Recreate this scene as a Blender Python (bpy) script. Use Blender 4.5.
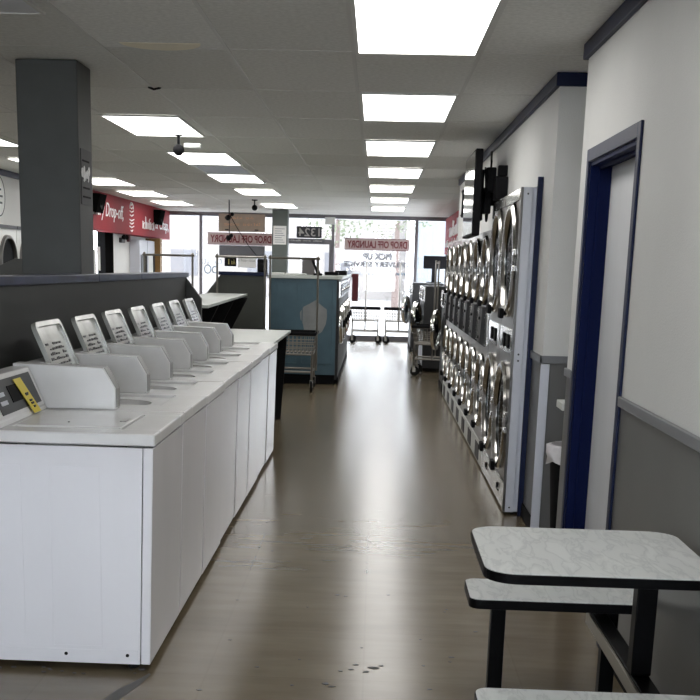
import bpy, bmesh, math, random
from mathutils import Vector, Matrix
random.seed(7)
PI = math.pi
S = bpy.context.scene
col = S.collection
for o in list(bpy.data.objects):
    bpy.data.objects.remove(o, do_unlink=True)

# ------------------------------------------------------------------ camera
F, YAW, PITCH, ROLL, CX, CY = 1168.0, -0.03852, -0.22855, 0.02461, 323.9, 538.95
fw = Vector((math.sin(YAW)*math.cos(PITCH), math.cos(YAW)*math.cos(PITCH), math.sin(PITCH)))
r0 = Vector((math.cos(YAW), -math.sin(YAW), 0)); u0 = r0.cross(fw)
rr = r0*math.cos(ROLL) + u0*math.sin(ROLL); uu = -r0*math.sin(ROLL) + u0*math.cos(ROLL)
cd = bpy.data.cameras.new('camera'); cam = bpy.data.objects.new('camera', cd); col.objects.link(cam)
m = Matrix((rr, uu, -fw)).transposed().to_4x4(); m.translation = Vector((0, 0, 1.55))
cam.matrix_world = m
cd.sensor_width = 36; cd.sensor_fit = 'HORIZONTAL'; cd.lens = F*36/700
cd.shift_x = (350-CX)/700; cd.shift_y = (CY-350)/700
cd.clip_start = 0.05; cd.clip_end = 300
S.camera = cam

# ------------------------------------------------------------------ world, exposure
SKY, PANEL = 10.0, 6.5
w = bpy.data.worlds.new('sky'); S.world = w; w.use_nodes = True
bg = w.node_tree.nodes['Background']
bg.inputs['Color'].default_value = (0.86, 0.92, 1.0, 1); bg.inputs['Strength'].default_value = SKY
vs = S.view_settings
vs.view_transform = 'Standard'; vs.look = 'None'; vs.gamma = 1; vs.exposure = 0.0
vs.use_curve_mapping = False

# ------------------------------------------------------------------ materials
def mat(name, c, rough=0.5, metal=0.0, var=0.0, scale=8.0, bump=0.0, bscale=60.0, coat=0.0, spec=0.5, emit=0.0, stretch=None, per=False):
    M = bpy.data.materials.new(name); M.use_nodes = True
    nt = M.node_tree; b = nt.nodes['Principled BSDF']
    b.inputs['Base Color'].default_value = (*c, 1); b.inputs['Roughness'].default_value = rough
    b.inputs['Metallic'].default_value = metal; b.inputs['Coat Weight'].default_value = coat
    b.inputs['Specular IOR Level'].default_value = spec
    if emit:
        b.inputs['Emission Color'].default_value = (*c, 1); b.inputs['Emission Strength'].default_value = emit
    if var or bump:
        tc = nt.nodes.new('ShaderNodeTexCoord'); mp = nt.nodes.new('ShaderNodeMapping')
        nt.links.new(tc.outputs['Object'], mp.inputs['Vector'])
        if stretch: mp.inputs['Scale'].default_value = stretch
        if per:
            oi = nt.nodes.new('ShaderNodeObjectInfo'); ml = nt.nodes.new('ShaderNodeMath'); ml.operation = 'MULTIPLY'; ml.inputs[1].default_value = 50
            nt.links.new(oi.outputs['Random'], ml.inputs[0]); nt.links.new(ml.outputs[0], mp.inputs['Location'])
    if var:
        n = nt.nodes.new('ShaderNodeTexNoise'); n.inputs['Scale'].default_value = scale; n.inputs['Detail'].default_value = 6
        nt.links.new(mp.outputs[0], n.inputs['Vector'])
        cr = nt.nodes.new('ShaderNodeValToRGB')
        cr.color_ramp.elements[0].position = .3; cr.color_ramp.elements[1].position = .7
        cr.color_ramp.elements[0].color = (*[max(0, x*(1-var)) for x in c], 1)
        cr.color_ramp.elements[1].color = (*[min(1, x*(1+var)) for x in c], 1)
        nt.links.new(n.outputs['Fac'], cr.inputs['Fac']); nt.links.new(cr.outputs['Color'], b.inputs['Base Color'])
    if bump:
        n2 = nt.nodes.new('ShaderNodeTexNoise'); n2.inputs['Scale'].default_value = bscale; n2.inputs['Detail'].default_value = 3
        nt.links.new(mp.outputs[0], n2.inputs['Vector'])
        bp = nt.nodes.new('ShaderNodeBump'); bp.inputs['Strength'].default_value = bump; bp.inputs['Distance'].default_value = 0.01
        nt.links.new(n2.outputs['Fac'], bp.inputs['Height']); nt.links.new(bp.outputs['Normal'], b.inputs['Normal'])
    return M

def floor_mat():
    M = mat('sealed_floor', (0.2, 0.165, 0.125), 0.26, spec=0.5)
    nt = M.node_tree; b = nt.nodes['Principled BSDF']; N = nt.nodes.new; L = nt.links.new
    tc = N('ShaderNodeTexCoord'); mp = N('ShaderNodeMapping'); mp.inputs['Scale'].default_value = (.45, 1.8, 1)
    L(tc.outputs['Object'], mp.inputs['Vector'])
    n = N('ShaderNodeTexNoise'); n.inputs['Scale'].default_value = 2.2; n.inputs['Detail'].default_value = 5; n.inputs['Roughness'].default_value = .6
    L(mp.outputs[0], n.inputs['Vector'])
    cr = N('ShaderNodeValToRGB'); cr.color_ramp.elements[0].position = .3; cr.color_ramp.elements[1].position = .72
    cr.color_ramp.elements[0].color = (.155, .122, .078, 1); cr.color_ramp.elements[1].color = (.205, .166, .110, 1)
    L(n.outputs['Fac'], cr.inputs['Fac'])
    # small scuffs
    n3 = N('ShaderNodeTexNoise'); n3.inputs['Scale'].default_value = 7; n3.inputs['Detail'].default_value = 4
    L(mp.outputs[0], n3.inputs['Vector'])
    c3 = N('ShaderNodeValToRGB'); c3.color_ramp.elements[0].position = .3; c3.color_ramp.elements[1].position = .7
    c3.color_ramp.elements[0].color = (.84, .83, .80, 1); c3.color_ramp.elements[1].color = (1, 1, 1, 1)
    L(n3.outputs['Fac'], c3.inputs['Fac'])
    # tile joints
    br = N('ShaderNodeTexBrick'); br.offset = 0; br.inputs['Scale'].default_value = 1.0
    br.inputs['Brick Width'].default_value = .61; br.inputs['Row Height'].default_value = .61; br.inputs['Mortar Size'].default_value = .004
    br.inputs['Color1'].default_value = (1, 1, 1, 1); br.inputs['Color2'].default_value = (.93, .93, .92, 1); br.inputs['Mortar'].default_value = (.88, .87, .86, 1)
    L(tc.outputs['Object'], br.inputs['Vector'])
    mx = N('ShaderNodeMixRGB'); mx.blend_type = 'MULTIPLY'; mx.inputs[0].default_value = 1
    L(cr.outputs[0], mx.inputs[1]); L(c3.outputs[0], mx.inputs[2])
    m2 = N('ShaderNodeMixRGB'); m2.blend_type = 'MULTIPLY'; m2.inputs[0].default_value = .8; mx.inputs[0].default_value = 1
    L(mx.outputs[0], m2.inputs[1]); L(br.outputs['Color'], m2.inputs[2]); L(m2.outputs[0], b.inputs['Base Color'])
    b.inputs['Roughness'].default_value = .22
    n4 = N('ShaderNodeTexNoise'); n4.inputs['Scale'].default_value = 2.5; L(mp.outputs[0], n4.inputs['Vector'])
    bp = N('ShaderNodeBump'); bp.inputs['Strength'].default_value = .05; bp.inputs['Distance'].default_value = .01
    return M

def marble_mat():
    M = mat('marble_laminate', (.62, .64, .63), .32)
    nt = M.node_tree; b = nt.nodes['Principled BSDF']; N = nt.nodes.new; L = nt.links.new
    tc = N('ShaderNodeTexCoord'); mp = N('ShaderNodeMapping'); mp.inputs['Rotation'].default_value = (0, 0, .5); mp.inputs['Scale'].default_value = (7, 2.0, 1)
    L(tc.outputs['Object'], mp.inputs['Vector'])
    n = N('ShaderNodeTexNoise'); n.inputs['Scale'].default_value = 3.2; n.inputs['Detail'].default_value = 8; n.inputs['Distortion'].default_value = .7
    L(mp.outputs[0], n.inputs['Vector'])
    cr = N('ShaderNodeValToRGB'); e = cr.color_ramp.elements
    e[0].position = .40; e[0].color = (.62, .64, .63, 1); e[1].position = .62; e[1].color = (.66, .68, .67, 1)
    v = e.new(.5); v.color = (.49, .51, .51, 1); v2 = e.new(.47); v2.color = (.6, .62, .61, 1); v3 = e.new(.53); v3.color = (.56, .58, .57, 1)
    L(n.outputs['Fac'], cr.inputs['Fac']); L(cr.outputs[0], b.inputs['Base Color'])
    return M

def ceiling_mat():
    M = mat('acoustic_tile', (.68, .68, .65), .9)
    nt = M.node_tree; b = nt.nodes['Principled BSDF']; N = nt.nodes.new; L = nt.links.new
    tc = N('ShaderNodeTexCoord')
    n = N('ShaderNodeTexNoise'); n.inputs['Scale'].default_value = 40; n.inputs['Detail'].default_value = 4
    L(tc.outputs['Object'], n.inputs['Vector'])
    cr = N('ShaderNodeValToRGB'); cr.color_ramp.elements[0].color = (.73, .73, .70, 1); cr.color_ramp.elements[1].color = (.84, .84, .81, 1)
    cr.color_ramp.elements[0].position = .35; cr.color_ramp.elements[1].position = .65
    L(n.outputs['Fac'], cr.inputs['Fac'])
    br = N('ShaderNodeTexBrick'); br.offset = 0; br.inputs['Scale'].default_value = 1
    br.inputs['Brick Width'].default_value = .66; br.inputs['Row Height'].default_value = 1.43; br.inputs['Mortar Size'].default_value = 0
    br.inputs['Color1'].default_value = (1, 1, 1, 1); br.inputs['Color2'].default_value = (.88, .88, .87, 1)
    mp = N('ShaderNodeMapping'); mp.inputs['Location'].default_value = (.16, -5.08, 0); L(tc.outputs['Object'], mp.inputs['Vector']); L(mp.outputs[0], br.inputs['Vector'])
    mx = N('ShaderNodeMixRGB'); mx.blend_type = 'MULTIPLY'; mx.inputs[0].default_value = 1
    L(cr.outputs[0], mx.inputs[1]); L(br.outputs['Color'], mx.inputs[2]); L(mx.outputs[0], b.inputs['Base Color'])
    return M

def glass_mat(name, tint=(1, 1, 1), refl=.06):
    M = bpy.data.materials.new(name); M.use_nodes = True; nt = M.node_tree; nt.nodes.clear()
    o = nt.nodes.new('ShaderNodeOutputMaterial'); t = nt.nodes.new('ShaderNodeBsdfTransparent'); g = nt.nodes.new('ShaderNodeBsdfGlossy')
    t.inputs[0].default_value = (*tint, 1); g.inputs['Roughness'].default_value = .02
    x = nt.nodes.new('ShaderNodeMixShader'); x.inputs[0].default_value = refl
    nt.links.new(t.outputs[0], x.inputs[1]); nt.links.new(g.outputs[0], x.inputs[2]); nt.links.new(x.outputs[0], o.inputs[0])
    return M

FLOOR = floor_mat(); MARBLE = marble_mat(); CEIL = ceiling_mat()
GLASS = glass_mat('window_glass'); TINTED = glass_mat('drum_window_glass', (.25, .27, .28), .12)
WHITE = mat('white_enamel', (.79, .79, .83), .12, var=.03, scale=3, bump=.05, bscale=2.0, per=True, stretch=(1, 1, .35))
WHITE2 = mat('white_enamel_top', (.74, .74, .74), .2, var=.05, scale=5)
PLASTIC = mat('offwhite_plastic', (.62, .63, .60), .42)
WALLW = mat('white_wall_paint', (.64, .64, .62), .6, var=.03, scale=2, bump=.2, bscale=140)
WAIN = mat('grey_wainscot_paint', (.125, .125, .12), .38, var=.06, scale=3)
RAIL = mat('grey_rail_paint', (.17, .175, .185), .35)
DKGREY = mat('dark_grey_paint', (.036, .038, .036), .55, var=.08, scale=4)
PILLAR = mat('grey_green_paint', (.10, .115, .105), .6, var=.05, scale=4)
NAVY = mat('navy_paint', (.006, .011, .042), .45, spec=.2)
NAVY2 = mat('navy_wood_cap', (.022, .032, .075), .4, var=.3, scale=6)
BLUEJ = mat('blue_door_paint', (.0015, .006, .045), .6, spec=.1)
BLACK = mat('black_plastic', (.006, .006, .007), .7, spec=.12)
BLACKM = mat('black_steel', (.004, .004, .0045), .38, spec=.05)
RUBBER = mat('black_rubber', (.01, .01, .01), .8, spec=.15)
STEEL = mat('stainless_steel', (.62, .61, .59), .22, 1.0, var=.08, scale=3, bump=.06, bscale=7)
RINGM = mat('brushed_ring_steel', (.50, .49, .47), .18, 1.0)
PLATE = mat('brushed_front_steel', (.30, .29, .28), .3, 1.0, var=.15, scale=4, bump=.04, bscale=7)
CHROME = mat('polished_chrome', (.78, .77, .75), .09, 1.0)
DARKCAB = mat('dark_cabinet_paint', (.035, .035, .036), .45, spec=.3)
STEELD = mat('dark_steel', (.16, .155, .15), .3, 1.0)
LTGREY = mat('light_grey_metal', (.58, .60, .66), .35)
MIDGREY = mat('mid_grey_plate', (.028, .028, .03), .45, spec=.25)
RED = mat('red_sign_panel', (.24, .015, .022), .7, spec=.2, var=.06, scale=3)
SIGNW = mat('white_sign_lettering', (.85, .85, .85), .5)
DKRED = mat('dark_red_lettering', (.16, .012, .02), .6)
PINK = mat('pale_pink_banner', (.50, .40, .38), .7)
MAROON = mat('maroon_board', (.11, .008, .015), .5)
BROWN = mat('brown_board', (.34, .26, .20), .7, var=.1)
ORANGE = mat('faded_orange_lettering', (.75, .38, .20), .6)
GREYB = mat('grey_board', (.12, .12, .13), .6)
INK = mat('dark_ink', (.03, .03, .035), .6)
PAPER = mat('white_paper', (.75, .75, .72), .7)
GREYINK = mat('grey_vinyl_lettering', (.16, .17, .2), .6)
BLUEINK = mat('blue_vinyl_lettering', (.06, .13, .2), .6)
YELLOW = mat('yellow_tag', (.72, .58, .06), .5)
TEAL = mat('blue_grey_painted_wood', (.065, .125, .16), .5, var=.12, scale=5)
PATCH = mat('bare_filler_patch', (.24, .25, .25), .7, var=.1, scale=9)
WOOD = mat('ochre_post', (.30, .17, .05), .6)
ALU = mat('window_frame_metal', (.16, .15, .16), .4, .4)
VINYLBAG = mat('white_bin_liner', (.72, .70, .72), .35, var=.1, scale=20)
FORMICA = mat('pale_folding_top', (.52, .55, .52), .3, var=.04, scale=4)
TILEBAR = mat('ceiling_grid_bar', (.66, .66, .63), .5)
STAIN = mat('water_stained_tile', (.92, .86, .70), .9)
DOORW = mat('pale_door_paint', (.60, .61, .62), .45, var=.03, scale=1.2, stretch=(8, 8, .6))
DIFF = mat('glowing_diffuser', (1, .985, .96), .5, emit=PANEL)
DIFFOFF = mat('unlit_diffuser', (.72, .74, .78), .35)
MATTE = mat('matte_black', (.006, .006, .006), .9, spec=0)
DRUM = mat('brown_drum', (.07, .055, .035), .4, .6)
GREYLID = mat('galvanised_lid', (.50, .51, .49), .2, .35, var=.1, scale=10)

# ------------------------------------------------------------------ mesh builder
class MB:
    def __init__(s): s.b = bmesh.new(); s.mats = []; s.mi = 0
    def use(s, m):
        if m not in s.mats: s.mats.append(m)
        s.mi = s.mats.index(m); return s
    def _f(s, vs, smooth=False):
        try: f = s.b.faces.new(vs)
        except ValueError: return None
        f.material_index = s.mi; f.smooth = smooth; return f
    def box(s, x0, x1, y0, y1, z0, z1, bev=0, seg=2):
        b = bmesh.new()
        P = [b.verts.new(p) for p in ((x0,y0,z0),(x1,y0,z0),(x1,y1,z0),(x0,y1,z0),(x0,y0,z1),(x1,y0,z1),(x1,y1,z1),(x0,y1,z1))]
        for q in ((0,3,2,1),(4,5,6,7),(0,1,5,4),(1,2,6,5),(2,3,7,6),(3,0,4,7)): b.faces.new([P[i] for i in q])
        if bev: s._bev(b, bev, seg)
        s._merge(b); return s
    def _bev(s, b, bev, seg=2):
        r = bmesh.ops.bevel(b, geom=list(b.edges), offset=bev, segments=seg, profile=.5, affect='EDGES')
        for f in b.faces:
            f.normal_update(); f.smooth = min(e.calc_length() for e in f.edges) < bev*1.3
    def _merge(s, b, smooth=False, M=None):
        mp = {}
        for v in b.verts: mp[v.index if False else v] = s.b.verts.new(M @ v.co if M else v.co)
        for f in b.faces: s._f([mp[v] for v in f.verts], smooth or f.smooth)
        b.free()
    def prism(s, pts, axis, a0, a1, bev=0):
        """pts: 2-D outline; axis 'x' -> pts are (y,z); 'y' -> (x,z); 'z' -> (x,y)"""
        b = bmesh.new()
        def co(p, a): return {'x': (a, p[0], p[1]), 'y': (p[0], a, p[1]), 'z': (p[0], p[1], a)}[axis]
        A = [b.verts.new(co(p, a0)) for p in pts]; B = [b.verts.new(co(p, a1)) for p in pts]
        n = len(pts)
        b.faces.new(A); b.faces.new(B[::-1])
        for i in range(n): b.faces.new((A[i], B[i], B[(i+1) % n], A[(i+1) % n]))
        bmesh.ops.recalc_face_normals(b, faces=list(b.faces))
        if bev: s._bev(b, bev)
        s._merge(b); return s
    def lathe(s, prof, axis='z', c=(0, 0, 0), seg=32, smooth=True):
        """prof: list of (r, h) along axis"""
        c = Vector(c); rows = []
        for r, h in prof:
            row = []
            for i in range(seg if r > 1e-6 else 1):
                a = 2*PI*i/seg; u, v = r*math.cos(a), r*math.sin(a)
                p = {'x': (h, u, v), 'y': (u, h, v), 'z': (u, v, h)}[axis]
                row.append(s.b.verts.new(c + Vector(p)))
            rows.append(row)
        for A, B in zip(rows, rows[1:]):
            for i in range(seg):
                j = (i+1) % seg
                if len(A) == 1 and len(B) == 1: continue
                if len(A) == 1: s._f((A[0], B[i], B[j]), smooth)
                elif len(B) == 1: s._f((A[i], A[j], B[0]), smooth)
                else: s._f((A[i], A[j], B[j], B[i]), smooth)
        return s
    def tube(s, pts, r, seg=8, close=False):
        pts = [Vector(p) for p in pts]; rows = []; n = len(pts)
        for i, p in enumerate(pts):
            if close: d = pts[(i+1) % n] - pts[i-1]
            else: d = pts[min(i+1, n-1)] - pts[max(i-1, 0)]
            d.normalize()
            a = Vector((0, 0, 1)) if abs(d.z) < .9 else Vector((1, 0, 0))
            u = d.cross(a).normalized(); v = d.cross(u)
            rows.append([s.b.verts.new(p + r*(math.cos(2*PI*k/seg)*u + math.sin(2*PI*k/seg)*v)) for k in range(seg)])
        for i in range(n if close else n-1):
            A, B = rows[i], rows[(i+1) % n]
            for k in range(seg): s._f((A[k], A[(k+1) % seg], B[(k+1) % seg], B[k]), True)
        if not close: s._f(rows[0][::-1]); s._f(rows[-1])
        return s
    def sphere(s, c, r, seg=16, sc=(1, 1, 1)):
        b = bmesh.new(); bmesh.ops.create_uvsphere(b, u_segments=seg, v_segments=seg//2, radius=r)
        s._merge(b, True, Matrix.Translation(c) @ Matrix.Diagonal((*sc, 1))); return s
    def build(s, name, m=None, parent=None, world=False, flat=True):
        me = bpy.data.meshes.new(name)
        bmesh.ops.recalc_face_normals(s.b, faces=list(s.b.faces))
        if parent is not None and world:
            bmesh.ops.translate(s.b, verts=list(s.b.verts), vec=-wloc(parent))
        s.b.to_mesh(me); s.b.free()
        for mm in (s.mats or [m]): me.materials.append(mm)
        o = bpy.data.objects.new(name, me); col.objects.link(o)
        if any(p.use_smooth for p in me.polygons):
            fl = [p.use_smooth for p in me.polygons]
            me.set_sharp_from_angle(angle=math.radians(40))
            me.polygons.foreach_set('use_smooth', fl)
        if parent is not None: o.parent = parent
        return o

def wloc(o):
    v = Vector((0, 0, 0))
    while o is not None: v += o.location; o = o.parent
    return v
def tag(o, label=None, cat=None, group=None, kind=None):
    if label: o['label'] = label
    if cat: o['category'] = cat
    if group: o['group'] = group
    if kind: o['kind'] = kind
    return o
def thing(name, loc, label, cat, group=None):
    o = bpy.data.objects.new(name, None); o.empty_display_size = .1; col.objects.link(o)
    o.location = loc
    return tag(o, label, cat, group)
def struct(o): o['kind'] = 'structure'; return o
def copy_tree(o, parent=None):
    c = o.copy(); col.objects.link(c); c.parent = parent
    for ch in list(o.children): copy_tree(ch, c)
    return c
def box(name, m, x0, x1, y0, y1, z0, z1, bev=0, parent=None, world=False):
    return MB().box(x0, x1, y0, y1, z0, z1, bev).build(name, m, parent, world)
def solo(name, mb, m, label, cat, group=None, base=None):
    """a one-mesh thing authored in world coordinates; origin moved to its base"""
    o = mb.build(name, m)
    vs_ = [v.co for v in o.data.vertices]
    lo = [min(v[i] for v in vs_) for i in range(3)]; hi = [max(v[i] for v in vs_) for i in range(3)]
    c = Vector(((lo[0]+hi[0])/2, (lo[1]+hi[1])/2, lo[2]))
    for v in o.data.vertices: v.co -= c
    o.location = c
    return tag(o, label, cat, group)

OUT = Matrix(((-1, 0, 0), (0, 0, 1), (0, 1, 0))).transposed()     # faces +Y (the street), reads mirrored indoors
INW = Matrix(((1, 0, 0), (0, 0, 1), (0, -1, 0))).transposed()      # faces -Y
PX = Matrix(((0, 1, 0), (0, 0, 1), (1, 0, 0))).transposed()        # faces +X
NX = Matrix(((0, -1, 0), (0, 0, 1), (-1, 0, 0))).transposed()      # faces -X
def text_mesh(name, body, width, height, center, R, m, parent=None, thick=.004, bold=.0, shear=0):
    cu = bpy.data.curves.new(name, 'FONT'); cu.body = body; cu.size = 1; cu.align_x = 'CENTER'; cu.offset = bold; cu.extrude = .02; cu.shear = shear
    cu.resolution_u = 3
    t = bpy.data.objects.new('tmp', cu); col.objects.link(t)
    dg = bpy.context.evaluated_depsgraph_get(); me = bpy.data.meshes.new_from_object(t.evaluated_get(dg))
    bpy.data.objects.remove(t, do_unlink=True)
    xs = [v.co.x for v in me.vertices]; ys = [v.co.y for v in me.vertices]
    cx, cy = (min(xs)+max(xs))/2, (min(ys)+max(ys))/2; sx = width/(max(xs)-min(xs)); sy = height/(max(ys)-min(ys))
    c = Vector(center)
    if parent is not None: c = c - wloc(parent)
    for v in me.vertices:
        v.co = R @ Vector(((v.co.x-cx)*sx, (v.co.y-cy)*sy, v.co.z*thick/.04)) + (c if parent is not None else Vector((0, 0, 0)))
    me.name = name; me.materials.clear(); me.materials.append(m)
    o = bpy.data.objects.new(name, me); col.objects.link(o)
    if parent is not None: o.parent = parent
    else: o.location = c
    return o

def scribble(name, width, height, center, R, m, parent, seed=1, gaps=(.35, .7), th=.006):
    """a row of small irregular strokes, for print too small to read"""
    rnd = random.Random(seed); b = MB(); c = Vector(center)
    if parent is not None: c = c - wloc(parent)
    x = -width/2
    while x < width/2:
        if not any(abs((x/width+.5)-g) < .035 for g in gaps):
            h_ = height*rnd.choice((.55, .6, .65, 1)); k = rnd.choice((0, 1, 2)); w_ = height*.38
            P = {0: [(x, 0), (x, h_)], 1: [(x, 0), (x+w_*.5, h_), (x+w_, 0)], 2: [(x+w_, h_*.9), (x, h_*.8), (x, h_*.1), (x+w_, 0)]}[k]
            b.tube([R @ Vector((p[0], p[1]-height/2, .002)) for p in P], th, 5)
        x += height*.62
    o = b.build(name, m)
    o.location = c
    if parent is not None: o.parent = parent; o['kind'] = 'stuff'
    return o
# ================================================================== THE ROOM
H = 2.65
YW = 26.0
struct(box('floor', FLOOR, -5.1, 2.3, -3.6, 26.0, -.1, 0))
struct(box('ceiling', CEIL, -5.1, 2.5, -3.6, 26.15, H, H+.1))
gb = MB()
for i in range(-7, 5):
    x = -.16 + .66*i
    gb.box(x-.010, x+.010, -3.5, 25.9, H-.003, H+.001)
for j in range(-5, 15):
    y = 5.08 + 1.43*j
    gb.box(-4.9, 2.3, y-.007, y+.007, H-.002, H+.001)
struct(gb.build('trim_1', TILEBAR))

# near right wall with the door opening, wainscot and rail
WX = 1.006; WT = 1.18
D0, D1, DH = 4.83, 5.90, 2.07
b = MB().use(WALLW)
for y0, y1, zb in ((-3.5, D0, 1.04), (D1, 6.17, 1.04), (D0, D1, DH)):
    b.box(WX, WT, y0, y1, zb, H)
b.use(WAIN)
b.box(WX, WT, -3.5, D0, 0, 1.04); b.box(WX, WT, D1, 6.17, 0, 1.04)
struct(b.build('wall_right'))
b = MB().box(WX-.016, WX, -3.5, D0-.055, 1.03, 1.072, .005).box(WX-.016, WX, D1+.05, 6.17, 1.03, 1.072, .005)
struct(b.build('trim_2', RAIL))
# door 1
d = bpy.data.objects.new('door_1', None); col.objects.link(d); d.location = (1.1, 5.36, 0); struct(d)
b = MB().box(WX-.012, WX+.0, D0-.055, D0, 0, DH+.06, .003).box(WX-.012, WX, D1, D1+.05, 0, DH+.06, .003).box(WX-.012, WX, D0, D1, DH, DH+.06, .003)
b.build('door_casing', NAVY, d, True)
b = MB().box(WX, WT, D0, D0+.02, 0, DH).box(WX, WT, D1-.02, D1, 0, DH).box(WX, WT, D0, D1, DH-.02, DH).box(WX+.04, WX+.052, D0+.02, D0+.032, 0, DH-.02).box(WX+.04, WX+.052, D1-.032, D1-.02, 0, DH-.02).box(WX+.04, WX+.052, D0+.02, D1-.02, DH-.035, DH-.02)
b.build('door_jamb', BLUEJ, d, True)
box('door_panel', DOORW, 1.105, 1.145, D0+.02, D1-.02, .01, DH-.02, .002, d, True)
MB().lathe([(0, 0), (.012, 0), (.012, -.04), (.028, -.045), (.03, -.065), (.018, -.075), (0, -.077)], 'x', (1.105, 4.93, .98), 20).build('door_knob', CHROME, d, True)

# alcove behind the near wall
struct(box('wall_alcove', WALLW, 2.1, 2.25, 4.8, 7.05, 0, H))
struct(box('wall_alcove_front', WALLW, 1.18, 2.1, 4.8, 4.95, 0, H))
b = MB().use(WALLW)
b.box(1.0, 2.3, 7.05, 7.2, 1.04, H)
b.box(1.0, 1.12, 7.2, 7.53, 1.04, H)
b.box(1.0, 1.12, 7.53, 9.27, 2.085, H)
b.box(1.0, 1.12, 9.27, 15.1, 1.885, H)
b.use(WAIN)
b.box(1.0, 2.3, 7.05, 7.2, 0, 1.04); b.box(1.0, 1.12, 7.2, 7.53, 0, 1.04)
struct(b.build('wall_dryers'))
struct(box('wall_dryer_end', WALLW, 1.0, 2.3, 15.1, 15.2, 0, H))
b = MB().box(1.50, 1.64, 15.2, 20.6, 0, H).box(1.50, 1.64, 25.7, 26.0, 0, H).box(1.50, 1.64, 20.6, 25.7, 0, 1.1).box(1.50, 1.64, 20.6, 25.7, 1.87, H)
struct(b.build('wall_right_front', WALLW))
t = bpy.data.objects.new('window_10', None); col.objects.link(t); t.location = (1.57, 23.1, 1.1); struct(t)
def _w10():
    MB().box(1.53, 1.59, 20.6, 20.64, 1.1, 1.87).box(1.53, 1.59, 25.66, 25.7, 1.1, 1.87).box(1.53, 1.59, 20.64, 25.66, 1.1, 1.14).box(1.53, 1.59, 20.64, 25.66, 1.83, 1.87).build('window_frame', ALU, t, True)
    box('window_pane', GLASS, 1.556, 1.564, 20.64, 25.66, 1.14, 1.83, 0, t, True)
_w10()
b = MB().box(.984, 1.0, 7.034, 7.5, 1.025, 1.07, .004).box(.984, 2.1, 7.034, 7.05, 1.025, 1.07, .004)
struct(b.build('trim_3', RAIL))
b = MB().box(.975, 1.0, 7.03, 15.15, H-.075, H-.002, .004).box(.975, 2.1, 7.025, 7.05, H-.075, H-.002, .004).box(WX-.025, WX, -3.5, 6.19, H-.075, H-.002, .004).box(WX-.025, 1.18, 6.17, 6.195, H-.075, H-.002, .004)
struct(b.build('trim_4', NAVY))
struct(box('trim_5', LTGREY, .992, 1.045, 7.035, 7.05, 0, 1.02, .003))
struct(box('trim_6', NAVY, .966, 1.0, 7.49, 7.515, 0.0, 2.12, .003))
struct(box('baseboard_right', BLACK, .988, 1.0, 7.05, 7.49, 0, .09, .002))
struct(box('baseboard_near', BLACK, WX-.012, WX, -3.5, D0-.06, 0, .09, .002))
b = MB().box(WT-.001, WT+.002, 6.171, 6.172, 0, .01)
b.b.free()

# left wall
LX = -4.75
b = MB().use(WALLW)
b.box(LX-.15, LX, -3.5, 19.3, 0, H); b.box(LX-.15, LX, 19.3, 21.4, 2.08, H); b.box(LX-.15, LX, 21.4, 24.75, 0, H)
b.box(LX-.15, LX, 24.75, 26, 2.05, H); b.box(LX-.15, LX, 24.75, 26, 0, 1.0)
struct(b.build('wall_left'))
struct(MB().box(LX, LX+.03, -3.5, 18.6, H-.075, H-.002, .004).build('trim_7', NAVY))
# back wall with the daylight windows behind the camera
b = MB().use(WALLW)
b.box(-5.1, 1.2, -3.6, -3.5, 0, .5); b.box(-5.1, 1.2, -3.6, -3.5, 2.45, H)
for x0, x1 in ((-5.1, -4.6), (-2.1, -1.95), (.9, 1.2)): b.box(x0, x1, -3.6, -3.5, .5, 2.45)
struct(b.build('wall_back'))
def window(name, x0, x1, z0, z1, y, fr=.03):
    wn = bpy.data.objects.new(name, None); col.objects.link(wn); wn.location = ((x0+x1)/2, y, z0); struct(wn)
    b = MB().box(x0, x0+fr, y-.03, y+.03, z0, z1).box(x1-fr, x1, y-.03, y+.03, z0, z1).box(x0+fr, x1-fr, y-.03, y+.03, z0, z0+fr).box(x0+fr, x1-fr, y-.03, y+.03, z1-fr, z1)
    b.build('window_frame', ALU, wn, True)
    box('window_pane', GLASS, x0+fr, x1-fr, y-.004, y+.004, z0+fr, z1-fr, 0, wn, True)
    return wn
window('window_6', -4.6, -2.1, .5, 2.45, -3.55); window('window_7', -1.95, .9, .5, 2.45, -3.55)
# shop-front windows
window('window_1', -4.75, -3.83, .08, 2.60, YW); window('window_2', -3.83, -2.12, .08, 2.60, YW)
window('window_3', -2.12, -.965, 2.10, 2.60, YW); window('window_4', -.965, .83, .08, 2.60, YW); window('window_5', .83, 1.50, .08, 2.60, YW)
b = MB().box(-4.9, 2.45, YW-.05, YW+.1, 2.60, H).box(-4.75, -2.12, YW-.05, YW+.1, 0, .08).box(-.965, 2.3, YW-.05, YW+.1, 0, .08)
struct(b.build('wall_front', ALU))
# glazed street door
d = bpy.data.objects.new('door_2', None); col.objects.link(d); d.location = (-1.54, YW, 0); struct(d)
b = MB().box(-2.12, -2.06, YW-.04, YW+.04, 0, 2.10).box(-1.04, -.965, YW-.04, YW+.04, 0, 2.10).box(-2.06, -1.04, YW-.04, YW+.04, 2.03, 2.10).box(-2.06, -1.04, YW-.03, YW+.03, 0, .2)
b.build('door_frame', ALU, d, True)
box('door_pane', GLASS, -2.06, -1.04, YW-.004, YW+.004, .2, 2.03, 0, d, True)
MB().tube([(-1.1, YW-.03, .95), (-1.1, YW-.08, .98), (-1.1, YW-.08, 1.2), (-1.1, YW-.03, 1.23)], .012).build('door_handle', CHROME, d, True)

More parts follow.
